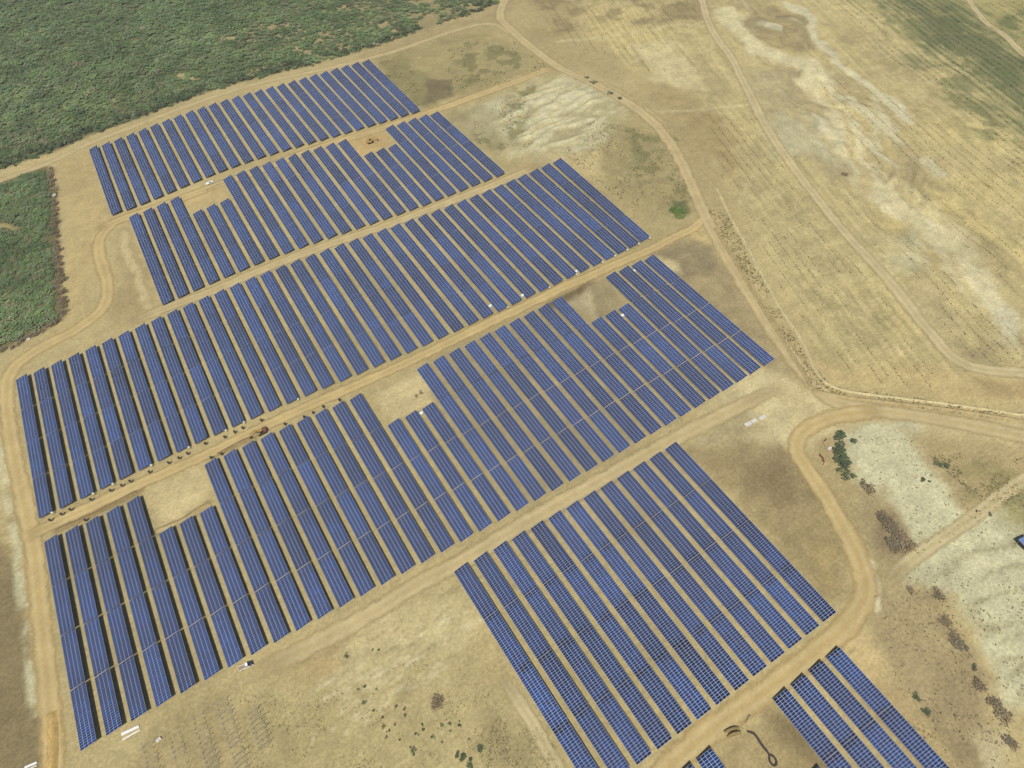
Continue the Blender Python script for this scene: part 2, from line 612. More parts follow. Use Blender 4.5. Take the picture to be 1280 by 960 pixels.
def blend(m, c):
    m = np.clip(m, 0, 1)
    m = (m * np.clip(m + 0.15 + 0.85 * rag, 0, 1))[:, None]
    col[:] = col * (1 - m) + np.array(c)[None, :] * m * (0.8 + 0.4 * fine[:, None]) * (0.88 + 0.24 * mid[:, None])


def zone(px, c, soft=10, op=1.0, warp=14, brk=None, w=None):
    """soft-edged patch of another soil; brk = (scale, lo, hi, seed) breaks it up"""
    P = pts(px) if w is None else w
    d = sdist(X + warpx * warp * 2, Y + warpy * warp * 2, P)
    m = sstep(-soft / 2, soft / 2, d) * op
    if brk:
        m = m * sstep(brk[1], brk[2], fbm(X, Y, brk[0], 4, brk[3]))
    blend(m, c)
    return m


def stroke(px, width, c, op=1.0, warp=3.0, soft=0.5, brk=None):
    P = smooth_line(pts(px), 4.0)
    lo = P.min(0) - width * 3 - 10
    hi = P.max(0) + width * 3 + 10
    k = np.where((X > lo[0]) & (X < hi[0]) & (Y > lo[1]) & (Y < hi[1]))[0]
    d = seg_dist(X[k] + warpx[k] * warp * 2, Y[k] + warpy[k] * warp * 2, P)
    m = np.zeros(len(X))
    m[k] = (1 - sstep(width * 0.5 * (1 - soft), width * 0.5 * (1 + soft), d)) * op
    if brk:
        m[k] *= sstep(brk[1], brk[2], fbm(X[k], Y[k], brk[0], 4, brk[3]))
    blend(m, c)


TAN = alb(190, 170, 121)
PALE = alb(208, 193, 145)
CHK = alb(203, 197, 158)
WHT = alb(211, 203, 167)
ORG = alb(196, 176, 120)
GREY = alb(158, 143, 108)
DKG = alb(140, 126, 96)
BRN = alb(138, 121, 90)
OLV = alb(128, 124, 82)
GRN = alb(100, 110, 68)
DRK = alb(92, 94, 62)

# plough streaks of the fields
FD = at(1030.6, 425.5) - at(1009.8, 395.8)
FD /= np.linalg.norm(FD)
su = X * FD[0] + Y * FD[1]
sv = -X * FD[1] + Y * FD[0]
streak = 0.6 * vnoise(su / 38.0, sv / 2.6, 5) + 0.4 * vnoise(su / 15.0, sv / 1.5, 8)
furrow = sstep(0.25, 0.9, np.abs((sv / 5.2) % 1.0 - 0.5) * 2)

# east fields
eastm = sstep(-6, 12, sdist(X + warpx * 12, Y + warpy * 12, EAST))
blend(eastm, alb(197, 180, 127))
blend(eastm * sstep(0.52, 0.70, fbm(X, Y, 70, 4, 41)) * 0.75, alb(210, 191, 130))
blend(eastm * sstep(0.52, 0.68, fbm(X, Y, 45, 4, 43)) * 0.6, alb(172, 157, 114))
blend(eastm * sstep(0.60, 0.74, fbm(X, Y, 60, 4, 47)) * 0.6, ORG)
blend(eastm * sstep(0.48, 0.75, streak) * 0.42, alb(166, 150, 106))
blend(eastm * sstep(0.55, 0.30, streak) * 0.3 * (streak < 0.55), alb(206, 188, 134))
blend(eastm * furrow * sstep(0.40, 0.65, fbm(X, Y, 55, 4, 49)) * 0.35, alb(150, 138, 98))
zone([(1010, -40), (1150, -60), (1420, 60), (1420, 290), (1280, 165), (1180, 60), (1085, 0)], alb(152, 148, 98), 60, 0.7, 28)
zone([(1080, -20), (1150, -20), (1290, 80), (1290, 150), (1190, 70)], alb(104, 108, 76), 40, 0.8, 22)
blend(sstep(0, 30, sdist(X, Y, pts([(1010, -40), (1150, -60), (1420, 60), (1420, 320), (1280, 210), (1180, 110), (1085, 40)]))) * sstep(0.42, 0.75, streak) * 0.55, alb(96, 110, 66))
zone([(1120, 55), (1180, 75), (1290, 170), (1290, 215), (1200, 160)], GRN, 20, 0.55, 14, (14, 0.42, 0.6, 51))
zone([(1170, -30), (1420, -30), (1420, 90), (1280, 60), (1230, 10)], alb(176, 164, 108), 12, 0.8, 10)
zone([(1240, 10), (1420, 10), (1420, 80), (1290, 60)], alb(110, 118, 74), 14, 0.8, 12, (22, 0.45, 0.6, 52))
zone([(655, -10), (740, -20), (880, -10), (880, 25), (780, 38), (690, 45)], alb(146, 130, 92), 18, 0.75, 12, (16, 0.35, 0.6, 53))
zone([(810, 90), (900, 140), (940, 220), (900, 220), (840, 150)], alb(166, 146, 102), 20, 0.75, 14)
zone([(790, 55), (840, 50), (880, 90), (870, 115), (820, 100)], PALE, 14, 0.75, 14)
zone([(905, 35), (960, 10), (1015, 15), (1020, 60), (960, 70), (915, 60)], alb(150, 136, 100), 16, 0.8, 14)
zone([(925, 90), (985, 70), (1030, 105), (1060, 185), (1080, 225), (1035, 220), (975, 190), (940, 130)], alb(176, 163, 124), 16, 0.7, 14)
zone([(965, 150), (1020, 135), (1045, 165), (1035, 200), (985, 200)], CHK, 26, 0.6, 22)
zone([(1090, 290), (1140, 280), (1160, 300), (1145, 330), (1105, 325)], CHK, 20, 0.65, 16)
zone([(1130, 345), (1165, 350), (1200, 390), (1180, 440), (1140, 400)], alb(180, 164, 122), 14, 0.7, 12)
zone([(1200, 330), (1235, 350), (1270, 400), (1270, 430), (1245, 425), (1215, 375)], WHT, 14, 0.95, 14)
zone([(1190, 425), (1240, 430), (1250, 460), (1210, 460)], DKG, 14, 0.7, 10)
zone([(1000, 445), (1150, 455), (1300, 480), (1300, 522), (1090, 492), (1040, 478)], alb(196, 174, 122), 12, 0.75, 10)
zone([(1225, 478), (1300, 480), (1300, 512), (1235, 500)], alb(158, 136, 96), 12, 0.7, 10)
gq, gm_ = gully(X, Y)
blend(gm_ * sstep(0.60, 0.25, gq) * (gq < 0.6) * sstep(0.34, 0.54, fbm(X, Y, 42, 4, 57)) * 0.95, alb(222, 213, 177))
blend(gm_ * sstep(0.72, 0.95, gq) * 0.55, alb(188, 168, 116))
blend(gm_ * sstep(0.50, 0.7, fbm(X, Y, 30, 4, 58)) * 0.5, alb(164, 150, 114))
stroke([(905, 15), (925, 45), (955, 65), (1005, 80), (1025, 100), (1040, 130), (1060, 170), (1085, 215), (1120, 250), (1165, 285), (1200, 330), (1230, 370)], 20, alb(214, 202, 158), 0.9, 12)
stroke([(985, 5), (1015, 20), (1022, 50), (1040, 70), (1065, 95), (1110, 125), (1140, 150)], 8, WHT, 0.8, 10)
stroke([(1030, 108), (1055, 150), (1075, 200), (1085, 235)], 7, alb(194, 170, 114), 0.6, 8)
stroke([(1052, 115), (1075, 128), (1090, 150), (1100, 178)], 6, WHT, 0.6, 8)
stroke([(1085, 110), (1105, 140), (1120, 160)], 5, WHT, 0.5, 8)
stroke([(1062, 150), (1090, 175), (1125, 200)], 6, WHT, 0.5, 8)
stroke([(1095, 205), (1140, 230), (1180, 268), (1215, 300)], 7, PALE, 0.7, 8)
stroke([(1165, 195), (1180, 215)], 9, WHT, 0.6, 6)
stroke([(1190, 320), (1205, 350), (1230, 400), (1245, 420)], 6, ORG, 0.5, 8)
stroke([(1170, 230), (1240, 290), (1290, 330)], 9, alb(212, 192, 128), 0.6, 9)
for i in range(34):
    x0 = rng.uniform(960, 1230)
    y0 = 60 + (x0 - 960) * 0.95 + rng.uniform(-45, 70)
    s = rng.uniform(8, 26)
    stroke([(x0, y0), (x0 + s * 0.6, y0 + s * 0.6 + rng.uniform(-3, 3)), (x0 + s * 1.1, y0 + s * 1.4)], rng.uniform(1.5, 4.0), (WHT, alb(156, 140, 102), PALE, ORG)[i % 4], 0.55, 6, 0.9, (8, 0.35, 0.6, 140 + i))
stroke([(950, 205), (920, 265), (985, 235)], 3, PALE, 0.3, 5)
stroke([(870, 30), (760, 45), (700, 52)], 4, PALE, 0.6, 5)
stroke([(800, 140), (900, 135), (960, 130)], 4, PALE, 0.5, 4)

# farm ground inside the perimeter
zone([(455, 70), (560, 45), (615, 36), (650, 60), (690, 85), (620, 108), (560, 130), (520, 140)], alb(166, 152, 106), 10, 0.85, 10)
zone([(470, 80), (500, 70), (545, 100), (545, 132), (515, 138)], alb(140, 132, 88), 9, 0.75, 10)
zone([(532, 98), (560, 100), (568, 122), (530, 134)], alb(120, 108, 80), 6, 0.85, 7)
zone([(540, 142), (630, 106), (700, 88), (770, 110), (830, 165), (862, 220), (880, 262), (830, 285), (700, 195), (630, 215)], alb(178, 162, 115), 8, 0.85, 10)
zone([(596, 135), (690, 95), (750, 102), (785, 132), (745, 182), (690, 195), (650, 195), (615, 165)], CHK, 30, 0.75, 18)
q2 = rills(X, Y, GD2, 40.0, 8.0, 31, 14.0)
m2 = sstep(-4, 14, sdist(X, Y, MOUND))
blend(m2 * sstep(0.70, 0.95, q2) * 0.7, alb(168, 154, 112))
blend(m2 * sstep(0.60, 0.2, q2) * (q2 < 0.6) * 0.85, WHT)
for i in range(40):
    x0 = rng.uniform(615, 745)
    y0 = rng.uniform(105, 190)
    s = rng.uniform(12, 34)
    stroke([(x0, y0), (x0 + s, y0 - s * 0.3), (x0 + 1.9 * s, y0 - s * 0.75)], rng.uniform(1.2, 3.0), (alb(166, 154, 112), WHT, alb(186, 168, 120))[i % 3], 0.65, 4, 0.8, (9, 0.36, 0.58, 180 + i))
zone([(660, 110), (720, 108), (730, 150), (690, 175), (660, 160)], WHT, 22, 0.5, 18, (9, 0.42, 0.58, 61))
zone([(560, 145), (610, 130), (640, 165), (620, 195), (590, 180)], alb(160, 150, 112), 12, 0.7, 12)
zone([(755, 150), (830, 165), (868, 250), (830, 280), (765, 235), (740, 195)], alb(162, 148, 104), 14, 0.8, 12)
zone([(680, 190), (745, 190), (750, 225), (720, 225)], alb(208, 188, 135), 10, 0.7, 8)
for seed, pxs in ((62, [(640, 105), (665, 105), (660, 175), (640, 180)]), (63, [(595, 165), (625, 165), (632, 190), (605, 190)]), (64, [(780, 160), (850, 170), (865, 250), (800, 225)]), (65, [(560, 50), (640, 55), (660, 90), (580, 110)])):
    zone(pxs, OLV, 8, 0.75, 10, (9, 0.46, 0.6, seed))
zone([(838, 252), (858, 250), (862, 272), (842, 276)], GRN, 4, 0.8, 6)

# lots and worn yards
zone([(815, 318), (860, 298), (905, 305), (985, 440), (1010, 480), (970, 470), (880, 385)], alb(166, 149, 110), 9, 0.9, 8)
zone([(828, 322), (868, 300), (895, 308), (905, 345), (855, 350)], alb(142, 129, 98), 10, 0.75, 9)
zone([(825, 322), (850, 328), (852, 342), (832, 335)], PALE, 5, 0.8, 5)
zone([(965, 462), (1015, 490), (1060, 505), (1010, 560), (960, 590), (880, 560), (840, 545)], alb(204, 189, 143), 14, 0.9, 10)
zone([(975, 475), (1015, 492), (1100, 512), (1290, 535), (1290, 560), (1120, 535), (1040, 525), (985, 540)], alb(202, 184, 136), 10, 0.8, 8)
zone([(862, 292), (876, 268), (890, 262), (905, 300), (925, 345), (905, 335), (893, 305)], alb(202, 178, 122), 7, 0.9, 5)
zone([(850, 545), (920, 500), (950, 530), (910, 560)], alb(158, 143, 106), 14, 0.7, 10)
zone([(845, 560), (935, 545), (1000, 575), (1062, 700), (1065, 745), (1045, 765), (950, 665)], alb(155, 138, 98), 12, 0.9, 9)
zone([(905, 585), (970, 565), (1000, 610), (960, 640), (925, 620)], alb(140, 121, 88), 16, 0.75, 12)
zone([(1015, 690), (1045, 690), (1050, 730), (1025, 735)], alb(178, 156, 104), 10, 0.7, 8)
zone([(1020, 545), (1060, 535), (1070, 600), (1110, 690), (1080, 720), (1055, 660), (1015, 600)], alb(174, 156, 110), 8, 0.85, 7)

# chalky ground, right
zone([(1046, 533), (1138, 525), (1168, 570), (1208, 588), (1235, 625), (1300, 610), (1300, 900), (1262, 880), (1225, 800), (1185, 740), (1130, 725), (1150, 690), (1118, 640), (1066, 600), (1054, 570)], CHK, 8, 1.0, 8)
zone([(1125, 535), (1290, 560), (1290, 600), (1215, 640), (1160, 580)], alb(178, 158, 114), 9, 0.9, 9)
zone([(1180, 575), (1215, 580), (1290, 565), (1290, 610), (1225, 625)], alb(156, 146, 98), 10, 0.7, 9, (10, 0.38, 0.6, 71))
zone([(1240, 615), (1300, 595), (1300, 670), (1265, 655)], alb(150, 140, 88), 8, 0.8, 7)
zone([(1065, 600), (1100, 610), (1150, 690), (1125, 722), (1085, 735), (1070, 680)], alb(170, 153, 112), 8, 0.85, 7)
zone([(1092, 638), (1118, 640), (1148, 685), (1140, 700), (1100, 690)], alb(140, 122, 92), 8, 0.75, 7)
zone([(1075, 735), (1120, 725), (1160, 735), (1198, 800), (1226, 850), (1252, 900), (1262, 1000), (1160, 1000), (1100, 860)], alb(168, 150, 110), 10, 0.9, 9)
zone([(1155, 730), (1178, 740), (1214, 820), (1236, 870), (1205, 850), (1172, 780)], alb(142, 124, 94), 14, 0.65, 10, (10, 0.35, 0.6, 72))
zone([(1180, 850), (1230, 840), (1255, 930), (1190, 960), (1150, 900)], alb(154, 136, 100), 14, 0.6, 10)
zone([(1225, 925), (1265, 910), (1275, 1000), (1215, 1000)], alb(206, 192, 150), 8, 0.8, 8)
q3 = rills(X, Y, GD3, 45.0, 5.5, 61, 9.0)
m3 = sstep(-2, 8, sdist(X, Y, SLOPE))
blend(m3 * sstep(0.78, 0.96, q3) * 0.75, alb(166, 156, 118))
blend(m3 * sstep(0.55, 0.2, q3) * (q3 < 0.55) * 0.65, WHT)
stroke([(1090, 705), (1098, 735), (1097, 760)], 3, WHT, 0.75, 3)
stroke([(1078, 700), (1092, 735)], 1.6, WHT, 0.7, 2)

# south-east yards
zone([(1010, 835), (1075, 780), (1110, 835), (1115, 865), (1090, 850), (1045, 815)], alb(202, 178, 126), 7, 0.9, 6)
zone([(905, 905), (970, 880), (1060, 985), (880, 1000), (870, 965)], alb(166, 147, 104), 8, 0.85, 7)
zone([(950, 885), (975, 885), (1035, 965), (990, 965)], alb(130, 114, 80), 8, 0.75, 6)
zone([(1070, 860), (1110, 850), (1200, 960), (1160, 1000)], alb(184, 162, 114), 8, 0.8, 7)

# south meadow of scuffed earth
zone([(330, 850), (480, 770), (570, 725), (700, 940), (720, 1000), (60, 1000), (110, 955)], alb(184, 168, 120), 10, 0.8, 8)
zone([(340, 845), (470, 775), (500, 800), (400, 850)], alb(176, 153, 106), 10, 0.75, 8)
zone([(420, 800), (560, 730), (600, 800), (520, 840), (430, 850)], alb(202, 186, 138), 16, 0.75, 12)
zone([(560, 760), (610, 790), (640, 850), (600, 840)], alb(192, 170, 120), 12, 0.7, 10)
zone([(610, 880), (680, 900), (700, 960), (630, 1000), (590, 930)], alb(160, 146, 104), 12, 0.8, 9, (9, 0.35, 0.6, 91))
zone([(320, 880), (430, 870), (440, 960), (320, 990)], alb(170, 155, 108), 14, 0.7, 10)
zone([(150, 990), (180, 925), (290, 862), (330, 900), (320, 990)], alb(168, 150, 106), 10, 0.7, 7)
for i in range(60):
    a = rng.uniform(0, 1)
    x0 = 385 + 170 * a + rng.uniform(-25, 25)
    y0 = 905 - 95 * a + rng.uniform(-45, 45)
    s = rng.uniform(6, 22)
    stroke([(x0, y0), (x0 + s, y0 - s * 0.5 + rng.uniform(-3, 3)), (x0 + 2 * s, y0 - s * 1.05)], rng.uniform(0.9, 1.8), (alb(216, 204, 162), alb(222, 212, 176), alb(150, 136, 96))[i % 3], 0.5, 2.5, 0.9, (5, 0.36, 0.56, 100 + i))
for i in range(26):
    x0 = rng.uniform(330, 600)
    y0 = 845 - (x0 - 330) * 0.42 + rng.uniform(-12, 25)
    s = rng.uniform(25, 60)
    stroke([(x0, y0), (x0 + s, y0 - s * 0.47)], rng.uniform(0.8, 1.4), (alb(206, 188, 140), alb(160, 143, 100))[i % 2], 0.6, 1.5, 0.8, (9, 0.34, 0.55, 200 + i))

# west edge
zone([(-80, 600), (8, 610), (22, 700), (38, 830), (48, 1000), (-80, 1000)], alb(138, 123, 88), 6, 0.95, 5)
zone([(-60, 440), (10, 470), (8, 560), (22, 700), (-60, 620)], alb(196, 176, 124), 8, 0.8, 6)
stroke([(2, 560), (10, 620), (25, 720), (36, 830), (48, 930)], 4, CHK, 0.75, 3, 0.6, (8, 0.36, 0.55, 95))
zone([(70, 205), (112, 185), (140, 270), (120, 300), (100, 390), (60, 430), (85, 380), (75, 260)], alb(190, 168, 116), 8, 0.7, 8)
zone([(140, 290), (160, 275), (200, 385), (150, 410), (130, 400), (150, 350)], alb(172, 153, 108), 8, 0.8, 7)
stroke([(150, 292), (160, 320), (172, 355), (185, 385)], 5, alb(204, 186, 138), 0.75, 4)

# cut slopes beside the central road, and pads in the notches
stroke([(70, 660), (120, 640), (175, 612)], 5.5, alb(142, 122, 82), 0.85, 2)
stroke([(268, 570), (300, 553), (318, 545)], 5, alb(136, 116, 78), 0.85, 2)
zone([(180, 615), (255, 582), (270, 628), (205, 668), (192, 650)], alb(200, 181, 132), 5, 0.85, 5)
zone([(195, 632), (235, 612), (260, 618), (225, 645), (200, 655)], alb(212, 192, 142), 5, 0.7, 5)
stroke([(198, 664), (230, 650), (262, 628)], 4.5, alb(158, 140, 95), 0.75, 2)
zone([(460, 492), (525, 462), (545, 500), (490, 528)], alb(202, 184, 136), 6, 0.85, 6)
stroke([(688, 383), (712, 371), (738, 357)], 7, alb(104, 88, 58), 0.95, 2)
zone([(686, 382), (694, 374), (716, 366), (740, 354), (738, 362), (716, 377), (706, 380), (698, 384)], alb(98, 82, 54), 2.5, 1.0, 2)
zone([(705, 378), (738, 362), (742, 388), (745, 400), (715, 385)], alb(204, 192, 158), 5, 0.9, 6)
zone([(735, 362), (757, 350), (782, 385), (745, 402), (742, 385)], alb(142, 130, 100), 5, 0.9, 5)
zone([(428, 180), (480, 165), (490, 180), (450, 198)], alb(196, 166, 112), 6, 0.8, 5)
zone([(225, 248), (275, 228), (280, 250), (245, 265)], alb(194, 170, 118), 6, 0.8, 5)
zone([(520, 455), (640, 402), (757, 345), (960, 450), (800, 550), (650, 640), (560, 560)], alb(160, 145, 106), 10, 0.6, 8)

# ground under the scrub
FOREST_A = [(-160, 300), (-60, 236), (0, 212), (60, 192), (110, 170), (180, 146), (250, 118), (300, 103), (345, 93), (395, 79), (430, 69), (462, 60), (505, 46), (545, 30), (600, 15), (640, -6), (700, -60), (560, -160), (-80, -160), (-160, 60)]
FOREST_B = [(-160, 330), (-60, 252), (0, 229), (30, 216), (62, 208), (70, 240), (72, 300), (78, 350), (82, 395), (60, 412), (30, 425), (0, 440), (-60, 462), (-160, 480)]
fa = zone(FOREST_A, alb(110, 108, 70), 6, 0.95, 4)
fb = zone(FOREST_B, alb(104, 98, 66), 6, 0.9, 4)
zone([(330, 95), (300, 40), (420, -20), (660, -30), (640, 10), (480, 62)], alb(172, 156, 112), 40, 0.8, 16)
for sx, sy in ((290, 47), (277, 44), (226, 95), (240, 98)):
    zone([(sx - 12, sy + 2), (sx, sy - 4), (sx + 12, sy - 1), (sx + 2, sy + 4)], alb(178, 162, 115), 5, 0.9, 5)
zone([(-20, 282), (8, 279), (26, 286), (10, 289), (-20, 290)], alb(170, 156, 105), 4, 0.9, 3)
zone([(440, 70), (500, 50), (560, 30), (640, 0), (640, 20), (560, 45), (470, 72)], alb(170, 152, 110), 10, 0.7, 10)

grey = col.mean(1, keepdims=True)
col = (col * 0.95 + grey * 0.05) * np.array([1.075, 1.09, 1.05])
col = np.clip(col, 0.01, 0.8)
idx = np.arange(len(X)).reshape(shape)
F = np.stack([idx[:-1, :-1].ravel(), idx[:-1, 1:].ravel(), idx[1:, 1:].ravel(), idx[1:, :-1].ravel()], 1)
me = mesh_from('ground', np.stack([X, Y, Z], 1), F)
set_col(me, 'col', col)
me.materials.append(M['ground'])
me.polygons.foreach_set('use_smooth', np.ones(len(F), bool))
ground = tag(link('ground', me), 'dry tan earth of the solar farm and fields', None, None, 'structure')

# ------------------------------------------------------------------ dirt roads
def strip(name, px, width, mat, label, lift=0.04, fade=(0, 0), world=False, wvar=0.15):
    P = smooth_line(px if world else pts(px), 2.5)
    d = np.gradient(P, axis=0)
    d /= np.linalg.norm(d, axis=1)[:, None] + 1e-9
    nrm = np.stack([-d[:, 1], d[:, 0]], 1)
    n = 9
    cr = np.linspace(-1, 1, n)
    s = np.arange(len(P)) * 2.5
    wv = width * 0.5 * (1.25 + wvar * 2 * (fbm(s, s * 0 + width * 7, 25, 2, 3) - 0.5))
    V = P[:, None, :] + nrm[:, None, :] * (cr[None, :, None] * wv[:, None, None])
    xx = V[..., 0].ravel()
    yy = V[..., 1].ravel()
    zz = terr(xx, yy) + lift + np.tile(0.02 * (1 - cr ** 2), len(P))
    i = np.arange(len(P) * n).reshape(len(P), n)
    Fq = np.stack([i[:-1, :-1].ravel(), i[:-1, 1:].ravel(), i[1:, 1:].ravel(), i[1:, :-1].ravel()], 1)
    me = mesh_from(name, np.stack([xx, yy, zz], 1), Fq[:, ::-1])
    set_val(me, 'cross', np.tile(cr, len(P)))
    f = np.ones(len(P))
    if fade[0]:
        f *= np.clip(s / fade[0], 0, 1)
    if fade[1]:
        f *= np.clip((s[-1] - s) / fade[1], 0, 1)
    set_val(me, 'fade', np.repeat(f, n))
    me.materials.append(mat)
    me.polygons.foreach_set('use_smooth', np.ones(len(Fq), bool))
    return tag(link(name, me), label, None, None, 'structure')


M['road'] = road_mat('packed_orange_earth', alb(208, 183, 125), alb(216, 196, 144))
M['road_pale'] = road_mat('packed_pale_earth', alb(206, 186, 135), alb(214, 197, 150))
M['track'] = road_mat('faint_track', alb(207, 190, 140), alb(218, 204, 160))

ROADS = [
    ('dirt_road', [(70, 1010), (66, 940), (60, 860), (50, 760), (43, 690), (33, 640), (17, 565), (8, 500), (14, 465), (45, 438), (95, 412), (128, 385), (134, 355), (124, 318), (126, 296), (146, 277), (180, 262)], 8.5, 'road', 'orange earth road along the left edge of the solar farm', (0, 12)),
    ('dirt_road', [(120, 290), (150, 275), (200, 258), (270, 232), (330, 211), (400, 184), (470, 163), (545, 138), (600, 118), (650, 100), (700, 80)], 9.0, 'road', 'earth road between the two topmost panel blocks', (10, 15)),
    ('dirt_road', [(-60, 252), (0, 226), (60, 204), (115, 178), (180, 153), (250, 127), (320, 105), (390, 90), (450, 76), (500, 62), (560, 41), (598, 31), (622, 32), (650, 50), (690, 78), (720, 95)], 6.0, 'road_pale', 'pale track between the scrub and the topmost panel block', (0, 20)),
    ('dirt_road', [(150, 410), (205, 386), (260, 366), (330, 336), (410, 306), (480, 283), (560, 253), (630, 226), (675, 206)], 8.0, 'road_pale', 'pale earth road above the long middle panel block', (20, 12)),
    ('dirt_road', [(30, 672), (60, 658), (110, 635), (170, 607), (250, 572), (320, 538), (380, 510), (440, 484), (520, 448), (600, 409), (640, 390), (680, 371), (702, 360), (740, 344), (770, 330), (815, 311), (842, 297), (868, 284), (890, 262)], 7.0, 'road', 'orange earth road through the middle of the panel field', (8, 8)),
    ('dirt_road', [(640, -20), (625, 18), (640, 38), (665, 60), (700, 85), (745, 106), (790, 132), (826, 163), (850, 200), (868, 240), (884, 275), (905, 315), (935, 365), (965, 412), (1000, 460), (1040, 500), (1090, 512), (1160, 522), (1230, 535), (1300, 550)], 9.0, 'road_pale', 'long curving earth road along the right side of the panel field', (0, 0)),
    ('dirt_road', [(300, 850), (380, 812), (450, 775), (520, 732), (580, 700), (650, 658), (720, 618), (790, 578), (850, 545), (920, 510), (985, 480)], 8.5, 'road_pale', 'worn earth road above the lower right panel block', (25, 25)),
    ('dirt_road', [(790, 1010), (840, 955), (900, 905), (960, 862), (1020, 815), (1060, 780), (1081, 745), (1079, 715), (1062, 675), (1035, 625), (1008, 585), (996, 562), (1002, 542), (1025, 527), (1062, 517), (1110, 515)], 9.0, 'road', 'orange earth road curving round the lower right panel block', (0, 12)),
    ('field_track', [(876, -30), (878, 5), (890, 40), (915, 75), (935, 115), (955, 155), (985, 200), (1020, 245), (1062, 295), (1100, 340), (1135, 382), (1165, 418), (1190, 445), (1225, 461), (1300, 468)], 7.5, 'track', 'pale track crossing the dry fields on the right', (0, 0)),
    ('field_track', [(1310, 585), (1270, 606), (1225, 640), (1185, 668), (1150, 692), (1125, 712), (1110, 730)], 6.5, 'track', 'pale track running over the chalky ground', (0, 12)),
    ('field_track', [(1195, -30), (1225, 15), (1255, 45), (1300, 85)], 6.0, 'track', 'pale track beyond the green field', (0, 0)),
    ('field_track', [(790, 1110), (740, 1030), (690, 948), (668, 908), (645, 872), (620, 835)], 5.5, 'track', 'pale worn strip beside the first row of the lower right block', (0, 15)),
]
for i, (nm, px, w, mt, lb, fd) in enumerate(ROADS):
    strip(nm, px, w, M[mt], lb, 0.03 + 0.005 * i, fd)


def ridge(name, px, width, height, mat, label, seed=1, gap=False, world=False, rough=0.35):
    """low bank of earth with an uneven crest; gap = two banks with a slot between"""
    P = smooth_line(px if world else pts(px), 1.5)
    d = np.gradient(P, axis=0)
    d /= np.linalg.norm(d, axis=1)[:, None] + 1e-9
    nrm = np.stack([-d[:, 1], d[:, 0]], 1)
    if gap:
        cr = np.array([-1, -0.75, -0.5, -0.28, -0.24, 0, 0.24, 0.28, 0.5, 0.75, 1])
        hh = np.array([-0.05, 0.6, 1, 0.8, 0.05, 0.03, 0.05, 0.8, 1, 0.6, -0.05])
    else:
        cr = np.array([-1, -0.6, -0.25, 0, 0.25, 0.6, 1])
        hh = np.array([-0.05, 0.45, 0.9, 1, 0.9, 0.45, -0.05])
    n = len(cr)
    s = np.arange(len(P)) * 1.5
    end = np.minimum(1, np.minimum(s + 0.2, s[-1] - s + 0.2) / max(1.0, width * 0.6))
    V = P[:, None, :] + nrm[:, None, :] * (cr[None, :, None] * width * 0.5)
    xx = V[..., 0].ravel()
    yy = V[..., 1].ravel()
    am = (1 - rough + 2 * rough * fbm(xx, yy, 3.5, 3, seed)) * np.repeat(end, n)
    zz = terr(xx, yy) + 0.02 + np.tile(hh, len(P)) * height * am
    i = np.arange(len(P) * n).reshape(len(P), n)
    Fq = np.stack([i[:-1, :-1].ravel(), i[:-1, 1:].ravel(), i[1:, 1:].ravel(), i[1:, :-1].ravel()], 1)
    me = mesh_from(name, np.stack([xx, yy, zz], 1), Fq[:, ::-1])
    me.materials.append(mat)
    me.polygons.foreach_set('use_smooth', np.ones(len(Fq), bool))
    return tag(link(name, me), label, None, None, 'structure')


M['bank'] = soil_flat_mat('bank_soil', alb(182, 164, 118))
M['bank_pale'] = soil_flat_mat('bank_pale_soil', alb(210, 196, 148))
M['bank_dark'] = soil_flat_mat('bank_dark_soil', alb(150, 132, 92))
M['road_heap'] = soil_flat_mat('orange_heap_soil', alb(200, 170, 108))
ridge('earth_bank', [(893, 285), (915, 322), (945, 372), (980, 428), (1005, 468), (1015, 487)], 2.4, 0.8, M['bank'], 'low rough earth bank on the field side of the curving road')
ridge('earth_bank', [(1015, 488), (1060, 497), (1120, 504), (1200, 514), (1300, 530)], 2.4, 0.8, M['bank'], 'low rough earth bank above the road to the right edge')
ridge('earth_bank', [(896, 235), (915, 275), (935, 310), (952, 343), (975, 385), (1000, 422), (1018, 460), (1032, 478), (1060, 489), (1120, 497), (1200, 507), (1300, 522)], 1.8, 0.6, M['bank_pale'], 'thin pale earth bank along the edge of the dry field')
ridge('earth_bank', [(655, 35), (690, 66), (730, 92), (775, 112), (815, 138), (850, 172), (878, 215), (896, 235)], 2.0, 0.5, M['bank'], 'low earth bank on the outer side of the curving road')
ridge('spoil_bank', [(195, 664), (225, 652), (262, 629)], 3.0, 0.8, M['bank'], 'low spoil bank below the pale pad in the leftmost notch')
ridge('spoil_bank', [(72, 662), (120, 642), (172, 614)], 2.6, 0.7, M['bank_dark'], 'brown spoil bank between the central road and the lower left rows')
ridge('spoil_bank', [(272, 568), (300, 553), (314, 547)], 2.4, 0.7, M['bank_dark'], 'brown spoil bank ending at the rusty excavator')
ridge('trench_bank', [(458, 174.5), (465, 170), (480, 166)], 2.2, 0.7, M['bank'], 'narrow trench beside the yellow excavator', gap=True)
ridge('trench_bank', [(254, 240.5), (265, 235), (276.5, 230)], 2.4, 0.8, M['bank'], 'narrow trench below the white pickup truck', gap=True)
ridge('trench_bank', [(907, 918.5), (915, 914.5), (925, 912)], 3.2, 1.7, M['bank_dark'], 'short deep trench in the yard at the bottom edge', gap=True, rough=0.2)
ridge('spoil_bank', [(933, 905), (936, 900), (938, 893)], 2.0, 0.8, M['bank'], 'small spoil bank above the looped trench')
ridge('spoil_bank', [(62, 1000), (65, 960), (66, 925), (64, 890)], 4.6, 1.0, M['road_heap'], 'long heap of orange earth on the road, lower left corner')

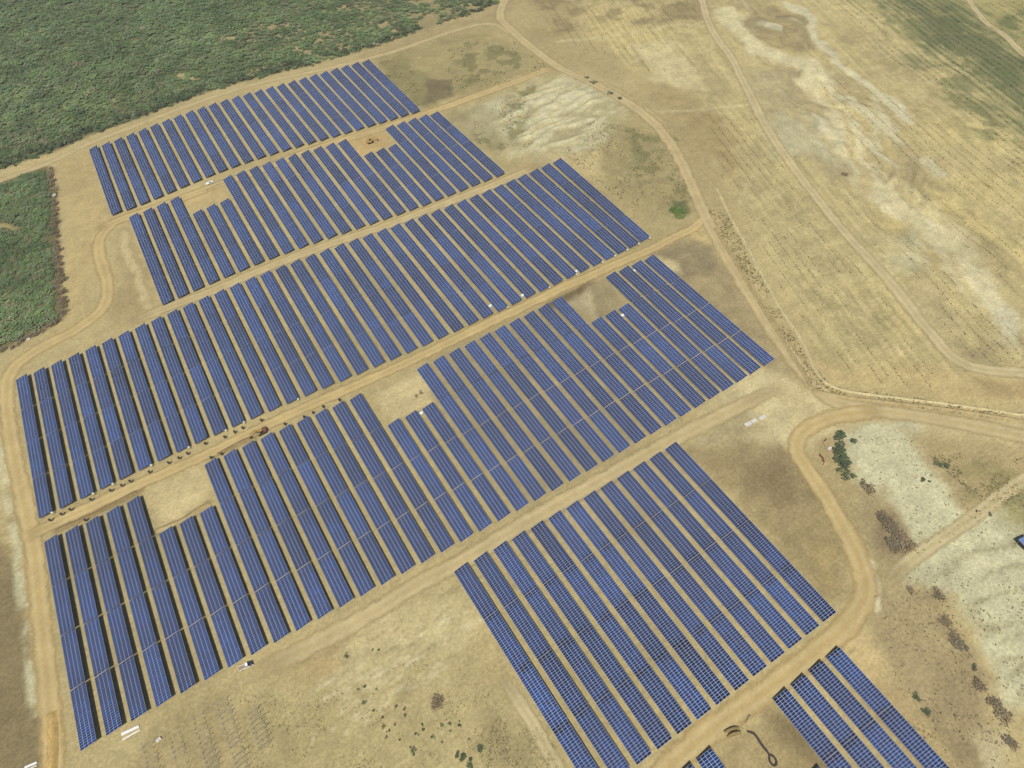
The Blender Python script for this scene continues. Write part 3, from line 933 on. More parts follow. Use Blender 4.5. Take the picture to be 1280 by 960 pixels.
# ------------------------------------------------------------------ solar panel rows
def glass_mat():
    m, nt, b = new_mat('blue_solar_glass')
    N, L = nt.nodes, nt.links
    a = N.new('ShaderNodeAttribute')
    a.attribute_name = 'rnd'
    oi = N.new('ShaderNodeObjectInfo')
    ad = N.new('ShaderNodeMath')
    ad.operation = 'ADD'
    L.new(a.outputs['Fac'], ad.inputs[0])
    L.new(oi.outputs['Random'], ad.inputs[1])
    fr = N.new('ShaderNodeMath')
    fr.operation = 'FRACT'
    L.new(ad.outputs[0], fr.inputs[0])
    cr = N.new('ShaderNodeValToRGB')
    e = cr.color_ramp.elements
    e[0].position = 0.0
    e[0].color = (0.016, 0.036, 0.096, 1)
    e[1].position = 1.0
    e[1].color = (0.016, 0.040, 0.118, 1)
    for p, c in ((0.25, (0.014, 0.030, 0.078, 1)), (0.5, (0.018, 0.040, 0.105, 1)), (0.72, (0.008, 0.036, 0.090, 1)), (0.9, (0.018, 0.047, 0.138, 1))):
        q = e.new(p)
        q.color = c
    L.new(fr.outputs[0], cr.inputs['Fac'])
    d = N.new('ShaderNodeAttribute')
    d.attribute_name = 'tone'
    # slow drift of tone over the field (batches of modules, dust)
    g = N.new('ShaderNodeNewGeometry')
    n = N.new('ShaderNodeTexNoise')
    n.inputs['Scale'].default_value = 0.045
    n.inputs['Detail'].default_value = 3
    L.new(g.outputs['Position'], n.inputs['Vector'])
    r = N.new('ShaderNodeMapRange')
    r.inputs['From Min'].default_value = 0.3
    r.inputs['From Max'].default_value = 0.7
    r.inputs['To Min'].default_value = 0.55
    r.inputs['To Max'].default_value = 1.02
    L.new(n.outputs['Fac'], r.inputs['Value'])
    rv_ = N.new('ShaderNodeMapRange')
    rv_.inputs['To Min'].default_value = 0.72
    rv_.inputs['To Max'].default_value = 1.34
    L.new(oi.outputs['Random'], rv_.inputs['Value'])
    m0 = N.new('ShaderNodeMath')
    m0.operation = 'MULTIPLY'
    L.new(d.outputs['Fac'], m0.inputs[0])
    L.new(rv_.outputs['Result'], m0.inputs[1])
    mu = N.new('ShaderNodeMath')
    mu.operation = 'MULTIPLY'
    L.new(m0.outputs[0], mu.inputs[0])
    L.new(r.outputs['Result'], mu.inputs[1])
    sc = N.new('ShaderNodeVectorMath')
    sc.operation = 'SCALE'
    hs = N.new('ShaderNodeHueSaturation')
    hs.inputs['Saturation'].default_value = 1.06
    hs.inputs['Value'].default_value = 1.12
    hs.inputs['Hue'].default_value = 0.508
    L.new(cr.outputs['Color'], hs.inputs['Color'])
    L.new(hs.outputs['Color'], sc.inputs[0])
    L.new(mu.outputs[0], sc.inputs['Scale'])
    L.new(sc.outputs['Vector'], b.inputs['Base Color'])
    b.inputs['Roughness'].default_value = 0.22
    b.inputs['IOR'].default_value = 1.45
    b.inputs['Specular IOR Level'].default_value = 0.5
    return m


M['solar'] = glass_mat()
M['alu'] = plain('aluminium_frame', (0.48, 0.52, 0.69), 0.5, 0.0, vary=0.06)

LOW, HIGH, WID = 1.10, 2.62, 6.30            # edge heights and plan width of a table


def zt(x):
    return LOW + (HIGH - LOW) * x / WID


NMOD = 24


def table_meshes(L, seed, dark_ends):
    """one table of 4 x 24 modules; local y runs from 0 down to -L"""
    r = np.random.default_rng(seed)
    f = MB()
    t = 0.05
    f.hexa([(0, -L, zt(0) - t), (WID, -L, zt(WID) - t), (WID, 0, zt(WID) - t), (0, 0, zt(0) - t),
            (0, -L, zt(0)), (WID, -L, zt(WID)), (WID, 0, zt(WID)), (0, 0, zt(0))])
    fm = f.mesh('frame')
    fm.materials.append(M['alu'])
    fm.materials.append(M['back'])
    fm.polygons[0].material_index = 1
    g = MB()
    rnd, tone = [], []
    px, py = WID / 4, L / NMOD
    up = 0.012
    for i in range(4):
        for j in range(NMOD):
            ex, ey = 0.047, 0.045
            x0, x1 = i * px + ex, (i + 1) * px - ex
            y0, y1 = -(j + 1) * py + ey, -j * py - ey
            b = [(x0, y0, zt(x0) - 0.01), (x1, y0, zt(x1) - 0.01), (x1, y1, zt(x1) - 0.01), (x0, y1, zt(x0) - 0.01)]
            tp = [(q[0], q[1], zt(q[0]) + up) for q in b]
            g.hexa(b + tp)
            tn = r.uniform(0.85, 1.15)
            if dark_ends and (j < 2 or j > NMOD - 2) and r.random() < (0.85 if i in (1, 2) else 0.45):
                tn *= 0.5
            if r.random() < 0.03:
                tn *= 1.35
            rnd += [r.random()] * 6
            tone += [tn] * 6
    gm = g.mesh('solar_modules')
    set_val(gm, 'rnd', rnd, 'FACE')
    set_val(gm, 'tone', tone, 'FACE')
    gm.materials.append(M['solar'])
    s = MB()
    for k in range(7):
        y = -0.9 - k * (L - 1.8) / 6
        for x in (1.35, 4.95):
            s.box(x - 0.06, x + 0.06, y - 0.06, y + 0.06, -0.1, zt(x) - 0.14)
        s.bar((0.35, y, zt(0.35) - 0.14), (WID - 0.35, y, zt(WID - 0.35) - 0.14), 0.08, 0.12)
    for x in (0.8, 2.3, 4.0, 5.5):
        s.bar((x, -0.05, zt(x) - 0.09), (x, -L + 0.05, zt(x) - 0.09), 0.06, 0.07)
    sm = s.mesh('support_frame')
    sm.materials.append(M['steel'])
    return fm, gm, sm


BLOCK_GAP = dict(A=0.12, B=0.30, C=0.35, D=0.45, E=0.2, F=0.2)
BLOCK_TXT = dict(A='topmost block beside the green scrub', B='second block from the top',
                 C='long middle block above the central road', D='long notched block below the central road',
                 E='lower right block inside the curving road', F='corner block at the bottom right')
NOTCH = dict(A=[], B=[4, 5, 6, 17, 18, 19], C=[], D=[5, 6, 7, 17, 18, 19, 30, 31, 32], E=[], F=[2, 3, 4])
SKIP = dict(F=[2, 3])
ONES = ['first', 'second', 'third', 'fourth', 'fifth', 'sixth', 'seventh', 'eighth', 'ninth', 'tenth', 'eleventh', 'twelfth', 'thirteenth',
        'fourteenth', 'fifteenth', 'sixteenth', 'seventeenth', 'eighteenth', 'nineteenth', 'twentieth']


def ordinal(n):
    if n <= 20:
        return ONES[n - 1]
    if n == 30:
        return 'thirtieth'
    return ('twenty-' if n < 30 else 'thirty-') + ONES[n % 10 - 1]


CORNER = {}                                   # high bottom and high top corners, for the boxes that stand there
for b, rows in ROWS.items():
    ln = np.mean([math.hypot(r[0] - r[2], r[1] - r[3]) for r in rows])
    gap0 = BLOCK_GAP[b]
    Lt = (ln - 3 * gap0) / 4
    variants = [table_meshes(Lt, 100 + ord(b) * 7 + v, b in 'EF') for v in range(3)]
    nth = 0
    for k, (x0, y0, x1, y1) in enumerate(rows):
        if k in SKIP.get(b, []):
            continue
        nth += 1
        rl = math.hypot(x1 - x0, y1 - y0)
        sc = rl / ln                           # rows differ by a few per cent in length
        rz = math.atan2(x1 - x0, y0 - y1)
        short = k in NOTCH[b]
        lab = '%s%s solar panel row from left in the %s' % ('shortened ' if short else '', ordinal(nth), BLOCK_TXT[b])
        root = thing('solar_panel_row', lab, 'solar panels', (x0, y0, 0.0), rz, 'rows of solar panels')
        for t in range(1 if short else 0, 4):
            fm, gm, sm = variants[(k * 5 + t * 2 + k // 3) % 3]
            o = link('panel_table', fm, root, (0, -t * (Lt + gap0) * sc, 0))
            o.scale = (1, sc, 1)
            m = tag(link('solar_modules', gm, o), None, None, None, 'stuff')
            link('support_frame', sm, o)
        c, s = math.cos(rz), math.sin(rz)
        CORNER[b, k] = (np.array([x0 + c * WID, y0 + s * WID]), np.array([x1 + c * WID, y1 + s * WID]), np.array([s, -c]))

# ------------------------------------------------------------------ vegetation
def clump(r, n, rad, hgt, leaf, base=0.15, flat=0.55):
    """leaf clumps spread through an uneven crown: (n*2 triangles)"""
    lob = [(r.normal(0, 0.45) * rad, r.normal(0, 0.45) * rad, r.uniform(0.35, 0.8) * hgt, r.uniform(0.45, 0.75)) for _ in range(5)]
    C = np.zeros((n, 3))
    for i in range(n):
        l = lob[i % 5]
        v = r.normal(size=3)
        v /= np.linalg.norm(v)
        q = r.uniform(0.55, 1.05)
        C[i] = (l[0] + v[0] * rad * l[3] * q, l[1] + v[1] * rad * l[3] * q, max(base * hgt, l[2] + v[2] * hgt * 0.42 * q))
    nrm = r.normal(size=(n, 3))
    nrm[:, 2] = np.abs(nrm[:, 2]) + flat
    nrm /= np.linalg.norm(nrm, axis=1)[:, None]
    a = np.cross(nrm, r.normal(size=(n, 3)))
    a /= np.linalg.norm(a, axis=1)[:, None]
    b = np.cross(nrm, a)
    s = (leaf * r.uniform(0.6, 1.3, n))[:, None]
    V = np.stack([C - a * s, C + b * s * 0.7, C + a * s, C - b * s * 0.7], 1).reshape(-1, 3)
    i = np.arange(n)[:, None] * 4
    F = np.concatenate([i + np.array([[0, 1, 2]]), i + np.array([[0, 2, 3]])], 0)
    return V, F


LEAF = [np.array(alb(*c)) for c in ((94, 112, 72), (90, 106, 71), (100, 116, 74), (93, 106, 75), (102, 112, 80), (86, 103, 66))]
DRYC = [np.array(alb(*c)) for c in ((130, 116, 92), (118, 108, 86), (138, 126, 98), (110, 104, 84))]
TUFT = [np.array(alb(*c)) for c in ((140, 130, 92), (126, 120, 82), (146, 134, 96), (118, 114, 78))]
BOOST = 1.7                                  # leaf clumps shade each other: base colour of a single leaf clump

r0 = np.random.default_rng(3)
BUSH_V = [clump(r0, 64, 1.0, 1.0, 0.21, 0.15, 5.0) for _ in range(8)]
TUFT_V = [clump(r0, 7, 0.5, 0.6, 0.30, 0.05, 0.2) for _ in range(6)]


def scatter(name, P, rad, hgt, cols, protos, label, jit=0.09, mat='leaf'):
    """many plants nobody could count, as one mesh"""
    Vs, Fs, Cs = [], [], []
    off = 0
    zz = terr(P[:, 0], P[:, 1])
    rr = np.random.default_rng(len(P) + 5)
    for i in range(len(P)):
        V, F = protos[rr.integers(len(protos))]
        a = rr.uniform(0, 6.283)
        c, s = math.cos(a), math.sin(a)
        v = np.stack([(V[:, 0] * c - V[:, 1] * s) * rad[i] + P[i, 0], (V[:, 0] * s + V[:, 1] * c) * rad[i] + P[i, 1], V[:, 2] * hgt[i] + zz[i] - 0.05], 1)
        Vs.append(v)
        Fs.append(F + off)
        off += len(v)
        k = np.repeat(rr.uniform(1 - jit, 1 + jit, len(v) // 4), 4)
        Cs.append(cols[i][None, :] * k[:, None])
    me = mesh_from(name, np.concatenate(Vs), np.concatenate(Fs))
    set_col(me, 'col', np.clip(np.concatenate(Cs), 0.005, 0.7))
    me.materials.append(M[mat])
    return tag(link(name, me), label, None, None, 'stuff')


def jitter_grid(poly, step, r, jit=0.85):
    lo = poly.min(0)
    hi = poly.max(0)
    gx, gy = np.meshgrid(np.arange(lo[0], hi[0], step), np.arange(lo[1], hi[1], step))
    P = np.stack([gx.ravel(), gy.ravel()], 1) + r.uniform(-jit / 2, jit / 2, (gx.size, 2)) * step
    return P[inside(P[:, 0], P[:, 1], poly)]


# dense thorn scrub, upper left
rv = np.random.default_rng(21)
FA = pts(FOREST_A)
PA = jitter_grid(FA, 4.1, rv)
PB = jitter_grid(pts(FOREST_B), 3.2, rv)
sand = [((290, 47), 9), ((276, 44), 8), ((316, 41), 8), ((226, 95), 7), ((240, 98), 7), ((340, 35), 10), ((360, 32), 8), ((408, 44), 8), ((398, 52), 7), ((385, 66), 8), ((372, 62), 6),
        ((480, 30), 9), ((492, 38), 8), ((430, 10), 9), ((500, 42), 7), ((452, 12), 7), ((560, 15), 10), ((590, 10), 10), ((545, 8), 8), ((610, 12), 9), ((575, 24), 9), ((520, 20), 8), ((0, 284), 5), ((12, 284), 4), ((22, 286), 4), ((5, 278), 3), ((430, 60), 7), ((350, 45), 6)]
dens = fbm(PA[:, 0], PA[:, 1], 34, 4, 61)
open_ = sstep(0, 1, (PA @ (pts([(640, 0)])[0] - pts([(330, 70)])[0]) - pts([(330, 70)])[0] @ (pts([(640, 0)])[0] - pts([(330, 70)])[0])) / np.sum((pts([(640, 0)])[0] - pts([(330, 70)])[0]) ** 2))
keep = dens > (0.16 + 0.36 * open_)
for (sx, sy), rad in sand:
    c = at(sx, sy)
    keep &= np.hypot((PA[:, 0] - c[0]), (PA[:, 1] - c[1])) > 0.6 * rad * (0.4 + 1.0 * dens)
keepB = np.ones(len(PB), bool)
for (sx, sy), rad in sand[22:26]:
    c = at(sx, sy)
    keepB &= np.hypot((PB[:, 0] - c[0]), (PB[:, 1] - c[1])) > rad
PA = PA[keep]
edge = sdist(PA[:, 0], PA[:, 1], FA)
opA = open_[keep]
single = (edge < 11) & (PA[:, 1] > 0)
# plants at the ragged rim stand singly; the rest is one mass
SC = np.array([at(x, y) for x, y in ((330, 80), (630, 0))])
cand = np.where(single)[0]
proj_ok = []
for i in cand:
    d = CAM_R.T @ np.array([PA[i, 0], PA[i, 1], -CAM_Z])
    u = 640 + 1280 * CAM_F * d[0] / -d[2]
    v = 480 - 1280 * CAM_F * d[1] / -d[2]
    if -4 < u < 700 and v > -2:
        proj_ok.append(i)
rv.shuffle(proj_ok)
lone = np.zeros(len(PA), bool)
lone[proj_ok[:150]] = True


def leaf_cols(P, r, dry):
    n1 = fbm(P[:, 0], P[:, 1], 40, 3, 71)
    n2 = fbm(P[:, 0], P[:, 1], 14, 3, 73)
    C = np.zeros((len(P), 3))
    for i in range(len(P)):
        c = LEAF[r.integers(len(LEAF))]
        if r.random() < dry[i]:
            c = 0.5 * c + 0.5 * DRYC[r.integers(4)]
        C[i] = c * (0.60 + 0.40 * n1[i] + 0.45 * n2[i]) * r.uniform(0.92, 1.08) * BOOST
    return C


def to_pixel(P):
    d = np.concatenate([P, np.full((len(P), 1), -CAM_Z)], 1) @ CAM_R
    return 640 - 1280 * CAM_F * d[:, 0] / d[:, 2], 480 + 1280 * CAM_F * d[:, 1] / d[:, 2]


uA, vA = to_pixel(PA)
near = (uA > -130) & (vA > -45)               # the scrub goes on a little beyond the picture
lone &= near
body_ = near & ~lone
PM = PA[body_]
dryA = np.clip(0.03 + 0.5 * opA[body_] + 1.2 * (fbm(PM[:, 0], PM[:, 1], 30, 3, 77) - 0.55), 0, 0.8)
radA = rv.uniform(2.1, 3.6, len(PM)) * (0.8 + 0.5 * fbm(PM[:, 0], PM[:, 1], 30, 3, 79))
FAR_V = [clump(r0, 44, 1.0, 1.0, 0.25, 0.15, 5.0) for _ in range(8)]
scatter('thorn_scrub', PM, radA, radA * rv.uniform(0.42, 0.72, len(PM)), leaf_cols(PM, rv, dryA), FAR_V, 'dense green thorn scrub covering the upper left')
keepB &= sdist(PB[:, 0], PB[:, 1], pts(FOREST_B)) > 4.5
PB = PB[keepB]
radB = rv.uniform(1.9, 3.1, len(PB))
scatter('thorn_scrub', PB, radB, radB * rv.uniform(0.42, 0.72, len(PB)), leaf_cols(PB, rv, np.full(len(PB), 0.05)), BUSH_V, 'wedge of bright green scrub at the left edge')


def plant_proto(n, cols, leaf, dry, seed):
    r = np.random.default_rng(seed)
    V, F = clump(r, n, 1.0, 1.0, leaf)
    me = mesh_from('crown', V, F)
    k = np.repeat(r.uniform(0.82, 1.18, len(V) // 4), 4)
    set_col(me, 'col', np.clip(np.array(cols)[None, :] * k[:, None], 0.005, 0.7))
    me.materials.append(M['leaf'])
    s = MB()
    for q in range(4):
        a = q * 1.57 + r.uniform(0, 1)
        s.bar((0, 0, -0.08), (0.08 * math.cos(a), 0.08 * math.sin(a), 0.3), 0.06, 0.06)
        s.bar((0.08 * math.cos(a), 0.08 * math.sin(a), 0.28), (0.45 * math.cos(a + 0.3), 0.45 * math.sin(a + 0.3), 0.75), 0.04, 0.04)
    st = s.mesh('stem')
    st.materials.append(M['bark'])
    return me, st


def twig_proto(cols, seed, n=70):
    """leafless dry brush: thin branches fanning out, a few clumps of dead leaf"""
    r = np.random.default_rng(seed)
    s = MB()
    for q in range(n):
        a = r.uniform(0, 6.283)
        e = r.uniform(0.15, 1.2)
        L1 = r.uniform(0.4, 1.0)
        p0 = (r.normal(0, 0.22), r.normal(0, 0.22), 0.0)
        p1 = (p0[0] + L1 * math.cos(a) * math.cos(e) * 0.6, p0[1] + L1 * math.sin(a) * math.cos(e) * 0.6, 0.1 + L1 * math.sin(e) * 0.6)
        p2 = (p1[0] + 0.35 * math.cos(a + r.normal(0, 0.7)), p1[1] + 0.35 * math.sin(a + r.normal(0, 0.7)), p1[2] + r.uniform(-0.05, 0.3))
        s.bar(p0, p1, 0.035, 0.035)
        s.bar(p1, p2, 0.022, 0.022)
    st = s.mesh('branches')
    st.materials.append(M['twig'])
    V, F = clump(r, 90, 0.85, 0.8, 0.15, 0.05, 0.8)
    me = mesh_from('dry_leaves', V, F)
    k = np.repeat(r.uniform(0.75, 1.25, len(V) // 4), 4)
    set_col(me, 'col', np.array(cols)[None, :] * k[:, None])
    me.materials.append(M['leaf'])
    return st, me


M['twig'] = plain('grey_brown_twigs', alb(140, 122, 96), 0.9, vary=0.2)
SHRUB = [plant_proto(170, (LEAF[i % 6] * 0.8 + LEAF[i % 6].mean() * 0.2) * 1.25 * (1.0, 0.85, 1.1)[i % 3], 0.16, False, 300 + i) for i in range(7)]
DRYB = [twig_proto(DRYC[i % 4] * 1.35, 330 + i) for i in range(4)]


def shrub(p, rad, hgt, label, group, kind='green', i=0, name='shrub'):
    root = thing(name, label, 'shrub' if kind == 'green' else 'dry bush', (p[0], p[1], hz(p[0], p[1])), (i * 2.4) % 6.28, group)
    root.scale = (rad, rad, hgt)
    if kind == 'green':
        cm, sm = SHRUB[i % len(SHRUB)]
        link('crown', cm, root)
        link('stem', sm, root)
    else:
        bm_, lm = DRYB[i % len(DRYB)]
        link('branches', bm_, root)
        link('dry_leaves', lm, root)
    return root


for q, i in enumerate(np.where(lone)[0]):
    rr = rv.uniform(2.0, 3.4)
    shrub(PA[i], rr, rr * rv.uniform(0.75, 1.2), 'green thorn shrub standing at the ragged rim of the scrub', 'thorn shrubs along the rim of the scrub', 'green', q, 'thorn_shrub')

# brush pushed against the wedge of scrub
rim = smooth_line(pts([(62, 211), (67, 235), (69, 270), (71, 310), (76, 350), (80, 385), (72, 402), (54, 414), (30, 425), (8, 437)]), 3.0)
for q, p in enumerate(rim[:90]):
    rr = rv.uniform(1.8, 3.2)
    shrub(p + rv.normal(0, 0.9, 2), rr, rr * rv.uniform(0.45, 0.75), 'grey-brown dead brush heaped along the rim of the green wedge', 'dead brush along the green wedge', 'dry', q, 'dead_brush')

# single plants one can point to
wb = shrub(at(848, 264), 5.2, 1.5, 'wide flat bright green bush inside the bend of the curving road', None, 'green', 2, 'round_bush')
for ch in wb.children:
    if ch.name.startswith('crown'):
        ch.data = plant_proto(420, np.array(alb(104, 126, 66)) * 1.5, 0.11, False, 399)[0]
dry_list = [((545, 880), 3.6, 2.2, 'large lone brown leafless bush on the scuffed ground at the bottom'),
            ((1078, 605), 2.4, 2.0, 'small brown leafless bush below the green hedge by the chalk'),
            ((1087, 613), 3.6, 2.6, 'round brown leafless bush next to the chalky slope'),
            ((1102, 645), 4.0, 2.0, 'brown leafless thicket at the top of the dry scrub'),
            ((1112, 655), 4.6, 2.2, 'brown leafless thicket second from the top of the dry scrub'),
            ((1122, 668), 4.8, 2.4, 'brown leafless thicket in the middle of the dry scrub'),
            ((1132, 678), 4.8, 2.2, 'brown leafless thicket against the pale track'),
            ((1118, 684), 4.4, 1.8, 'brown leafless thicket at the foot of the dry scrub'),
            ((1138, 739), 2.2, 1.2, 'small brown bush alone left of the chalk border'),
            ((1172, 745), 3.2, 1.8, 'dark brown bush on the upper chalk border'),
            ((1183, 778), 3.2, 1.6, 'brown bush second down the chalk border'),
            ((1194, 800), 4.6, 1.4, 'wide low brown bush third down the chalk border'),
            ((1223, 855), 3.2, 1.8, 'brown bush fourth down the chalk border'),
            ((1246, 880), 3.8, 2.4, 'tall dark brown bush near the right bottom'),
            ((1252, 893), 4.0, 2.4, 'dark brown bush directly below the tall one near the right bottom'),
            ((1265, 930), 3.2, 1.2, 'grey-brown bush at the very right bottom'),
            ((520.5, 495.5), 1.3, 1.0, 'dark brown heap of brush nearest the middle notch'),
            ((526, 491.5), 1.5, 1.0, 'dark brown heap of brush furthest from the shortened rows of the middle notch'),
            ((1057, 217), 3.0, 1.6, 'purple-brown bush on the eroded field at the upper right')]
for q, (p, r_, h_, lb) in enumerate(dry_list):
    shrub(at(*p), r_ * 0.9, h_ * 0.6, lb, None, 'dry', q, 'dry_bush')
grn_list = [((1052, 548), 3.0, 2.2, 'grey-green bush at the top of the hedge by the timber'),
            ((1049, 560), 3.2, 2.4, 'grey-green bush second in the hedge by the timber'),
            ((1054, 572), 3.4, 2.6, 'dark green bush in the middle of the hedge by the timber'),
            ((1058, 584), 3.2, 2.4, 'green bush low in the hedge by the timber'),
            ((1057, 595), 2.6, 1.8, 'grey-green bush at the foot of the hedge by the timber'),
            ((1174, 581), 2.4, 1.4, 'green bush at the tip of the chalk above the track'),
            ((1183, 584), 2.0, 1.2, 'small green bush beside the one at the tip of the chalk'),
            ((1155, 601), 1.8, 1.0, 'small olive bush alone on the upper chalk'),
            ((1218, 834), 1.7, 1.0, 'small green bush alone on the chalk border'),
            ((1146, 872), 2.0, 1.3, 'green bush right of the corner panel block'),
            ((1161, 893), 2.0, 1.2, 'lower green bush right of the corner panel block'),
            ((516, 938), 2.0, 1.4, 'small dark green bush at the bottom edge of the scuffed ground'),
            ((434, 821), 1.3, 0.8, 'small green bush alone on the bare earth below the panels'),
            ((600, 938), 2.6, 1.8, 'dark bush right of the bottom edge thicket'),
            ((580, 949), 3.0, 2.0, 'dark grey-green bush in the thicket at the bottom edge'),
            ((572, 943), 2.2, 1.4, 'left bush of the thicket at the bottom edge'),
            ((588, 957), 2.8, 1.6, 'lowest bush of the thicket at the bottom edge'),
            ((735, 98), 2.2, 1.4, 'dark bush at the top of the hedge along the curving road'),
            ((742, 104), 3.0, 1.7, 'dark bush second in the hedge along the curving road'),
            ((764, 117), 3.0, 1.6, 'dark bush third in the hedge along the curving road'),
            ((775, 124), 2.6, 1.4, 'dark bush last in the hedge along the curving road'),
            ((1222, 639), 0.9, 0.9, 'tiny dark bush on the left verge of the pale track'),
            ((1238, 642), 1.3, 0.9, 'tiny dark bush on the right verge of the pale track')]
for q, (p, r_, h_, lb) in enumerate(grn_list):
    shrub(at(*p), r_ * (0.5 if p[1] > 930 else 1.1 if q < 5 else 0.75), h_ * (0.5 if p[1] > 930 else 0.7), lb, None, 'green', q * 3 + 1, 'bush')

# small dark plants one can count on the scuffed ground and the chalk
small = [(456, 858), (448, 862), (470, 862), (496, 882), (506, 886), (478, 896), (480, 908), (494, 906), (486, 913), (483, 921), (500, 926), (528, 906), (530, 912), (552, 907), (562, 905), (575, 906), (553, 928), (562, 914), (586, 924), (517, 944), (455, 878), (467, 888), (520, 918), (540, 922), (507, 893), (466, 812), (473, 812)]
for q, (x, y) in enumerate(small):
    rr = rv.uniform(0.4, 0.75)
    shrub(at(x, y), rr, rr * 0.8, 'small dark green plant dotted over the scuffed ground at the bottom', 'small plants on the scuffed ground', 'green', q, 'small_shrub')


def sprinkle(px, n, r, scale=12, lo=0.45, seed=1):
    P = pts(px)
    a = P.min(0)
    b = P.max(0)
    out = []
    c = 0
    while c < n:
        Q = r.uniform(a, b, (n * 3, 2))
        k = inside(Q[:, 0], Q[:, 1], P) & (fbm(Q[:, 0], Q[:, 1], scale, 3, seed) > lo + r.uniform(0, 0.12, len(Q)))
        out.append(Q[k])
        c += k.sum()
    return np.concatenate(out)[:n]


def tufts(name, P, lo, hi, label, cols=TUFT, h=0.8):
    rr = np.random.default_rng(len(P))
    s = (lo + (hi - lo) * rr.random(len(P)) ** 2) * 0.85
    C = np.array([cols[rr.integers(len(cols))] * rr.uniform(0.8, 1.2) for _ in range(len(P))])
    return scatter(name, P, s, s * h, C, TUFT_V, label, 0.15)


T1 = [sprinkle([(1070, 545), (1130, 535), (1200, 600), (1240, 640), (1150, 700), (1110, 620)], 380, rv, 9, 0.42, 3),
      sprinkle([(1120, 725), (1230, 650), (1290, 640), (1290, 880), (1240, 850), (1200, 770)], 420, rv, 10, 0.46, 4),
      sprinkle([(1160, 570), (1290, 560), (1290, 640), (1240, 640)], 900, rv, 12, 0.40, 5)]
tufts('chalk_weeds', np.concatenate(T1), 0.3, 1.1, 'dark weeds dotted over the chalky ground on the right')
T2 = [sprinkle([(430, 840), (560, 820), (700, 950), (600, 990), (420, 990)], 1000, rv, 9, 0.44, 6),
      sprinkle([(620, 880), (690, 920), (700, 960), (600, 990)], 700, rv, 8, 0.38, 7),
      sprinkle([(300, 870), (430, 860), (430, 990), (300, 990)], 500, rv, 9, 0.45, 8)]
tufts('dry_grass_tufts', np.concatenate(T2), 0.3, 0.8, 'dry weeds over the scuffed ground at the bottom')
T3 = [sprinkle([(1090, 740), (1180, 740), (1260, 900), (1270, 990), (1150, 960)], 800, rv, 9, 0.42, 9)]
tufts('dry_grass_tufts', np.concatenate(T3), 0.35, 1.0, 'dry weeds between the corner panel block and the chalk', DRYC + TUFT)
T4 = [sprinkle([(740, 150), (830, 165), (868, 255), (800, 270), (700, 190)], 1100, rv, 12, 0.42, 10),
      sprinkle([(560, 60), (640, 50), (690, 85), (560, 125)], 700, rv, 12, 0.42, 11),
      sprinkle([(590, 150), (660, 105), (670, 185), (600, 195)], 500, rv, 10, 0.45, 12),
      sprinkle([(470, 80), (510, 72), (530, 130), (512, 135)], 250, rv, 9, 0.44, 13)]
tufts('dry_grass_tufts', np.concatenate(T4), 0.5, 1.5, 'green-grey weeds on the rough ground above the middle block', TUFT + LEAF[:2])
T5 = [sprinkle([(885, 262), (905, 262), (1010, 450), (1040, 482), (1018, 488), (950, 375)], 700, rv, 9, 0.40, 14),
      sprinkle([(885, 262), (905, 262), (950, 350), (935, 355)], 450, rv, 9, 0.36, 15),
      sprinkle([(1020, 480), (1290, 518), (1290, 530), (1020, 492)], 500, rv, 8, 0.40, 16)]
tufts('verge_weeds', np.concatenate(T5), 0.5, 1.4, 'grey-green weeds on the bank between road and field')

# crop rows in the east fields
da = at(1030.6, 425.5) - at(1009.8, 395.8)
da /= np.linalg.norm(da)
dn = np.array([-da[1], da[0]])


def crop(px, spacing, step, lo, seed, avoid=True, prob=1.0):
    P = pts(px)
    u = P @ da
    v = P @ dn
    r = np.random.default_rng(seed)
    uu, vv = np.meshgrid(np.arange(u.min(), u.max(), step), np.arange(v.min(), v.max(), spacing))
    uu = uu.ravel() + r.uniform(-0.5, 0.5, uu.size) * step
    row = vv.ravel()
    vv = row + r.normal(0, 0.25, row.size)
    Q = uu[:, None] * da[None] + vv[:, None] * dn[None]
    n = 0.6 * fbm(Q[:, 0], Q[:, 1], 48, 3, seed) + 0.4 * vnoise(uu / 11.0, row / spacing * 1.7, seed + 2)
    k = inside(Q[:, 0], Q[:, 1], P) & (n > lo) & (r.random(len(Q)) < prob)
    if avoid:
        tr = smooth_line(pts(ROADS[8][1]), 6)
        k &= seg_dist(Q[:, 0], Q[:, 1], tr) > 6
    return Q[k]


CR = [crop([(905, 235), (880, 120), (900, 85), (960, 180), (1060, 310), (1180, 450), (1160, 490), (1040, 470)], 5.2, 0.65, 0.46, 5),
      crop([(1000, 60), (1130, 130), (1290, 210), (1290, 420), (1180, 270), (1080, 200)], 6.5, 0.7, 0.46, 6),
      crop([(1040, 250), (1090, 250), (1290, 440), (1290, 465), (1210, 450), (1120, 350)], 5.5, 0.75, 0.50, 7),
      crop([(640, -20), (870, -20), (900, 90), (800, 90), (700, 50)], 6.0, 0.9, 0.49, 9)]
tufts('crop_rows', np.concatenate(CR), 0.4, 1.05, 'sparse rows of small dark plants across the dry fields', [np.array(alb(*c)) for c in ((94, 94, 58), (84, 88, 54), (108, 104, 68))])
CG = [crop([(1010, -30), (1160, -30), (1300, 60), (1300, 240), (1180, 110), (1090, 60)], 5.5, 1.5, 0.40, 11),
      crop([(1090, -20), (1150, -20), (1300, 80), (1300, 160), (1190, 80)], 5.5, 1.2, 0.30, 12),
      crop([(1230, 0), (1300, 0), (1300, 60)], 6, 1.5, 0.42, 13)]
tufts('crop_rows', np.concatenate(CG), 0.6, 1.5, 'green crop rows in the far upper right field', [np.array(alb(*c)) for c in ((86, 104, 62), (80, 94, 58), (104, 110, 70), (110, 100, 72))])

